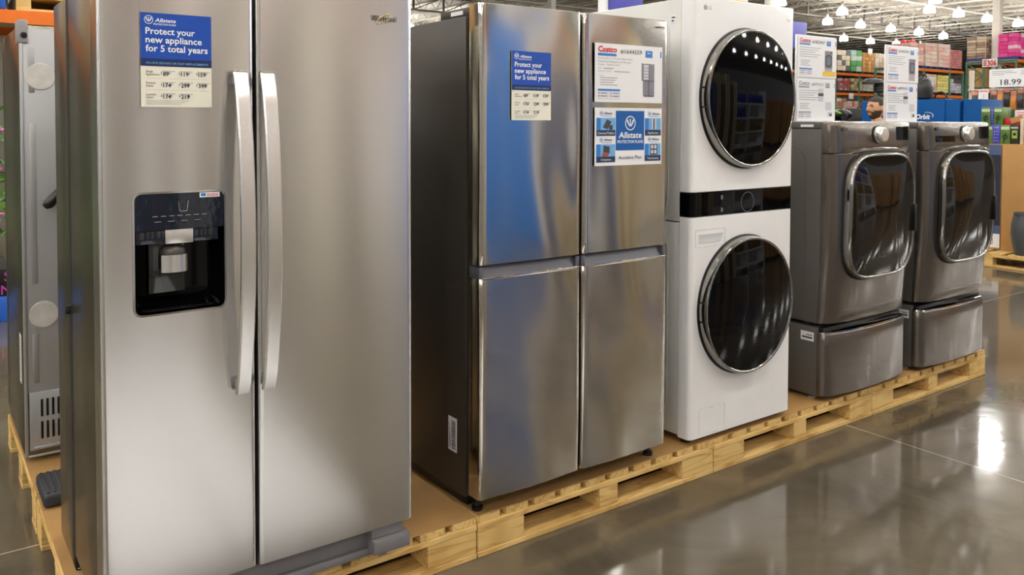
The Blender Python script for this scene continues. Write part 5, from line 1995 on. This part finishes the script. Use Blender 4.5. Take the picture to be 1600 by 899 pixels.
def flower_plant(x, y, z0, h, r, label):
    t = thing('flowering_plant', label, 'plant', (x, y, z0), 'flowering plants on the left rack')
    m = MB(); m.lathe([(0.10, z0), (0.14, z0+0.2), (0.15, z0+0.21), (0.13, z0+0.2)], (x, y, 0), 'z', 16); m.build('pot', M_BLACK, t)
    m = MB()
    rnd = random.Random(int(x*100)+5)
    fl_ = MB()
    for k in range(420):
        a, b = rnd.uniform(0, 2*PI), rnd.uniform(0, 1)
        q = r*math.sqrt(rnd.uniform(0.1, 1))*(0.55+0.45*math.sin(PI*min(1, b+0.15)))
        p = Vector((x+q*math.cos(a), y+q*math.sin(a)*0.8, z0+0.2+b*(h-0.2)))
        d = Vector((rnd.uniform(-1, 1), rnd.uniform(-1, 1), rnd.uniform(-0.4, 1))).normalized()
        e = d.cross(Vector((rnd.uniform(-1, 1), rnd.uniform(-1, 1), rnd.uniform(-1, 1)))).normalized()
        L, Wd = rnd.uniform(0.05, 0.09), rnd.uniform(0.014, 0.026)
        tgt = fl_ if k % 9 == 0 else m
        if tgt is fl_:
            fl_.ball(tuple(p), 0.022, 0.022, 0.018, 0, 6, 4)
        else:
            m.bm.faces.new([m.bm.verts.new(p+d*L), m.bm.verts.new(p+e*Wd), m.bm.verts.new(p-d*L), m.bm.verts.new(p-e*Wd)])
    m.recalc = False
    m.build('foliage', pm('leaf_green', (92, 140, 52), 0.5, var=0.35, scale=6), t, smooth=False)
    fl_.build('flowers', pm('pink_petals', (206, 110, 180), 0.5, var=0.2, scale=9), t)


for k, (x, z0, h) in enumerate(((0.36, 0.401, 1.55), (-0.95, 0.0, 1.7), (-1.87, 0.0, 1.8), (-2.79, 0.0, 1.7), (-3.71, 0.0, 1.8), (-4.63, 0.0, 1.75))):
    flower_plant(x, 7.35 if k == 0 else 7.5, z0, h, 0.33, 'green plant with pink flowers on the black display box at the left edge' if k == 0 else 'green plant with pink flowers further along the left rack')

# ------------------------------------------------------------------ the aisle side across from the row (seen in the doors)
AY = -4.2
rack('pallet_rack', 'orange beamed rack across the aisle mirrored in the steel doors', -1.6, 8.3, AY-1.1, 1.1, 4.6, (4.55, 2.75), [-1.6+2.46*k for k in range(5)])
gA = 'loads across the aisle mirrored in the steel doors'
for k in range(8):
    x = -1.5+1.23*k
    cols = [[(226, 222, 214), (206, 202, 196)], [(150, 146, 140), (120, 117, 112)], [(232, 226, 216), (210, 200, 186)]][k % 3]
    load(x, AY-1.05, 4.56, 1.1, 0.95, 1.2, cols, 'wrapped load across the aisle mirrored in the steel doors', gA)
    cols = [[(236, 233, 228), (220, 217, 210)], [(226, 220, 210), (196, 190, 180)], [(140, 132, 122), (110, 104, 98)]][k % 3]
    load(x, AY-1.05, 2.76, 1.1, 0.95, 1.2, cols, 'wrapped load across the aisle mirrored in the steel doors', gA)
# tall unseen boxes added across the aisle to make vertical streaks in the doors
STREAKS = [(-0.6, 0.7, (150, 146, 140), 1.9, 'grey'), (0.2, 0.55, (236, 235, 232), 2.1, 'white'), (0.85, 0.4, (104, 100, 96), 2.0, 'dark'), (1.3, 0.28, (240, 243, 248), 2.2, 'white'),
        (1.62, 0.3, (120, 116, 110), 2.0, 'grey'), (1.96, 0.3, (250, 248, 244), 2.4, 'white'), (2.32, 0.3, (108, 104, 98), 2.0, 'dark'), (2.66, 0.34, (190, 186, 180), 2.0, 'grey'),
        (3.05, 0.4, (250, 244, 228), 2.5, 'cream'), (3.5, 0.42, (128, 122, 114), 2.0, 'dark'), (3.96, 0.5, (250, 246, 236), 2.4, 'cream'), (4.5, 0.3, (214, 212, 208), 2.2, 'grey'),
        (6.14, 0.30, (252, 252, 250), 2.9, 'white'), (6.47, 0.35, (52, 74, 110), 2.2, 'blue'), (6.88, 0.2, (90, 130, 190), 2.2, 'blue'),
        (7.12, 0.2, (240, 222, 182), 2.5, 'cream'), (7.36, 0.2, (96, 86, 72), 2.2, 'dark'), (7.6, 0.26, (246, 230, 192), 2.5, 'cream'), (7.9, 0.2, (106, 94, 76), 2.2, 'dark'), (8.14, 0.2, (240, 224, 190), 2.3, 'cream')]
for x, wd, c, hh, nm in STREAKS:
    t = thing('streak_box', 'tall unseen box added across the aisle to put a streak in the steel doors', 'carton', (x, -3.0, 0), 'streak boxes added across the aisle')
    m = MB(); m.box(x, -3.5, 0.0, x+wd, -3.0, hh, 0.01); m.build('carton', gm_(c, 0.6), t)
    m = MB(); m.box(x+wd*0.42, -2.9995, 0.02, x+wd*0.58, -2.9985, hh-0.01); m.build('packing_tape', MATS['tan_packing_tape'], t)
t = thing('floor_reflector', 'low unseen white slab added to brighten the lower doors of the large fridge', 'carton', (1.4, 0.2, 0))  # unseen white slab, added to brighten what the lower doors reflect
m = MB(); m.box(0.45, -0.95, 0.0, 1.40, 1.75, 0.05, 0.004); m.build('carton', pm('white_reflector_board', (236, 238, 242), 0.5, var=0.02), t)
m = MB(); m.box(0.90, -0.94, 0.0501, 0.96, 1.74, 0.051); m.build('packing_tape', pm('clear_tape', (206, 208, 212), 0.3, var=0.02), t)
# blue kiosk mirrored in the left door of the four door fridge
t = thing('blue_kiosk', 'tall sky blue kiosk mirrored in the left door of the four door fridge', 'kiosk', (5.47, -3.2, 0))
m = MB(); m.box(4.86, -3.4, 0.0, 6.08, -3.0, 2.75, 0.01); m.build('panel', pm('kiosk_blue_print', (62, 132, 226), 0.4, var=0.05), t)
m = MB(); m.box(4.84, -3.42, 2.75, 6.10, -2.98, 2.80, 0.01); m.build('top_rim', M_PAPER, t)
# white shelving with blue jugs
t = thing('white_shelving', 'white shelving unit mirrored in the round black doors', 'shelving', (10.3, -4.0, 0))
for x in (8.5, 10.4, 12.3):
    m = MB(); m.box(x-0.05, -4.5, 0, x+0.05, -3.9, 1.72 if x < 12 else 2.2); m.build('upright', M_WHITE, t, smooth=False)
for z in (0.12, 0.65, 1.15, 1.66):
    m = MB(); m.box(8.55, -4.49, z, 12.25, -3.91, z+0.06); m.build('shelf', M_WHITE, t, smooth=False)
jm_blue = pm('blue_jug_plastic', (20, 60, 190), 0.25)
jm_yel = pm('amber_jug_plastic', (150, 120, 40), 0.3)


def jug(x, y, z, mt, cap):
    t = thing('jug', 'screw capped jug on the white shelving mirrored in the round doors', 'jug', (x, y, z), 'jugs on the white shelving across the aisle')
    m = MB(); m.lathe([(0.10, z), (0.115, z+0.02), (0.115, z+0.22), (0.09, z+0.29), (0.035, z+0.33), (0.035, z+0.36)], (x, y, 0), 'z', 16); m.build('bottle', mt, t)
    m = MB(); m.lathe([(0.04, z+0.361), (0.04, z+0.395), (0.036, z+0.40)], (x, y, 0), 'z', 14); m.build('cap', cap, t)
    return t


jb = jug(8.75, -4.05, 1.7205, jm_blue, M_WHITE)
for k in range(1, 13):
    if k != 6: copy_tree(jb, (8.75+0.27*k, -4.05, 1.7205))
jb2 = copy_tree(jb, (8.75, -4.05, 1.2105))
for k in range(1, 6):
    copy_tree(jb, (8.75+0.27*k, -4.05, 1.2105))
jy = jug(8.75, -4.05, 0.7105, jm_yel, M_BLACK)
for k in range(1, 13):
    if k != 6: copy_tree(jy, (8.75+0.27*k, -4.05, 0.7105))
load(13.4, -4.6, 0.0, 1.2, 1.0, 1.9, [(178, 134, 78), (170, 126, 72)], 'kraft carton load across the aisle mirrored in the front loaders', 'kraft loads across the aisle', 1, 1)
load(14.9, -4.6, 0.0, 1.2, 1.0, 2.0, [(178, 134, 78), (170, 126, 72)], 'kraft carton load across the aisle mirrored in the front loaders', 'kraft loads across the aisle', 1, 2)
load(16.4, -4.6, 0.0, 1.2, 1.0, 1.8, [(178, 134, 78), (170, 126, 72)], 'kraft carton load across the aisle mirrored in the front loaders', 'kraft loads across the aisle', 1, 1)
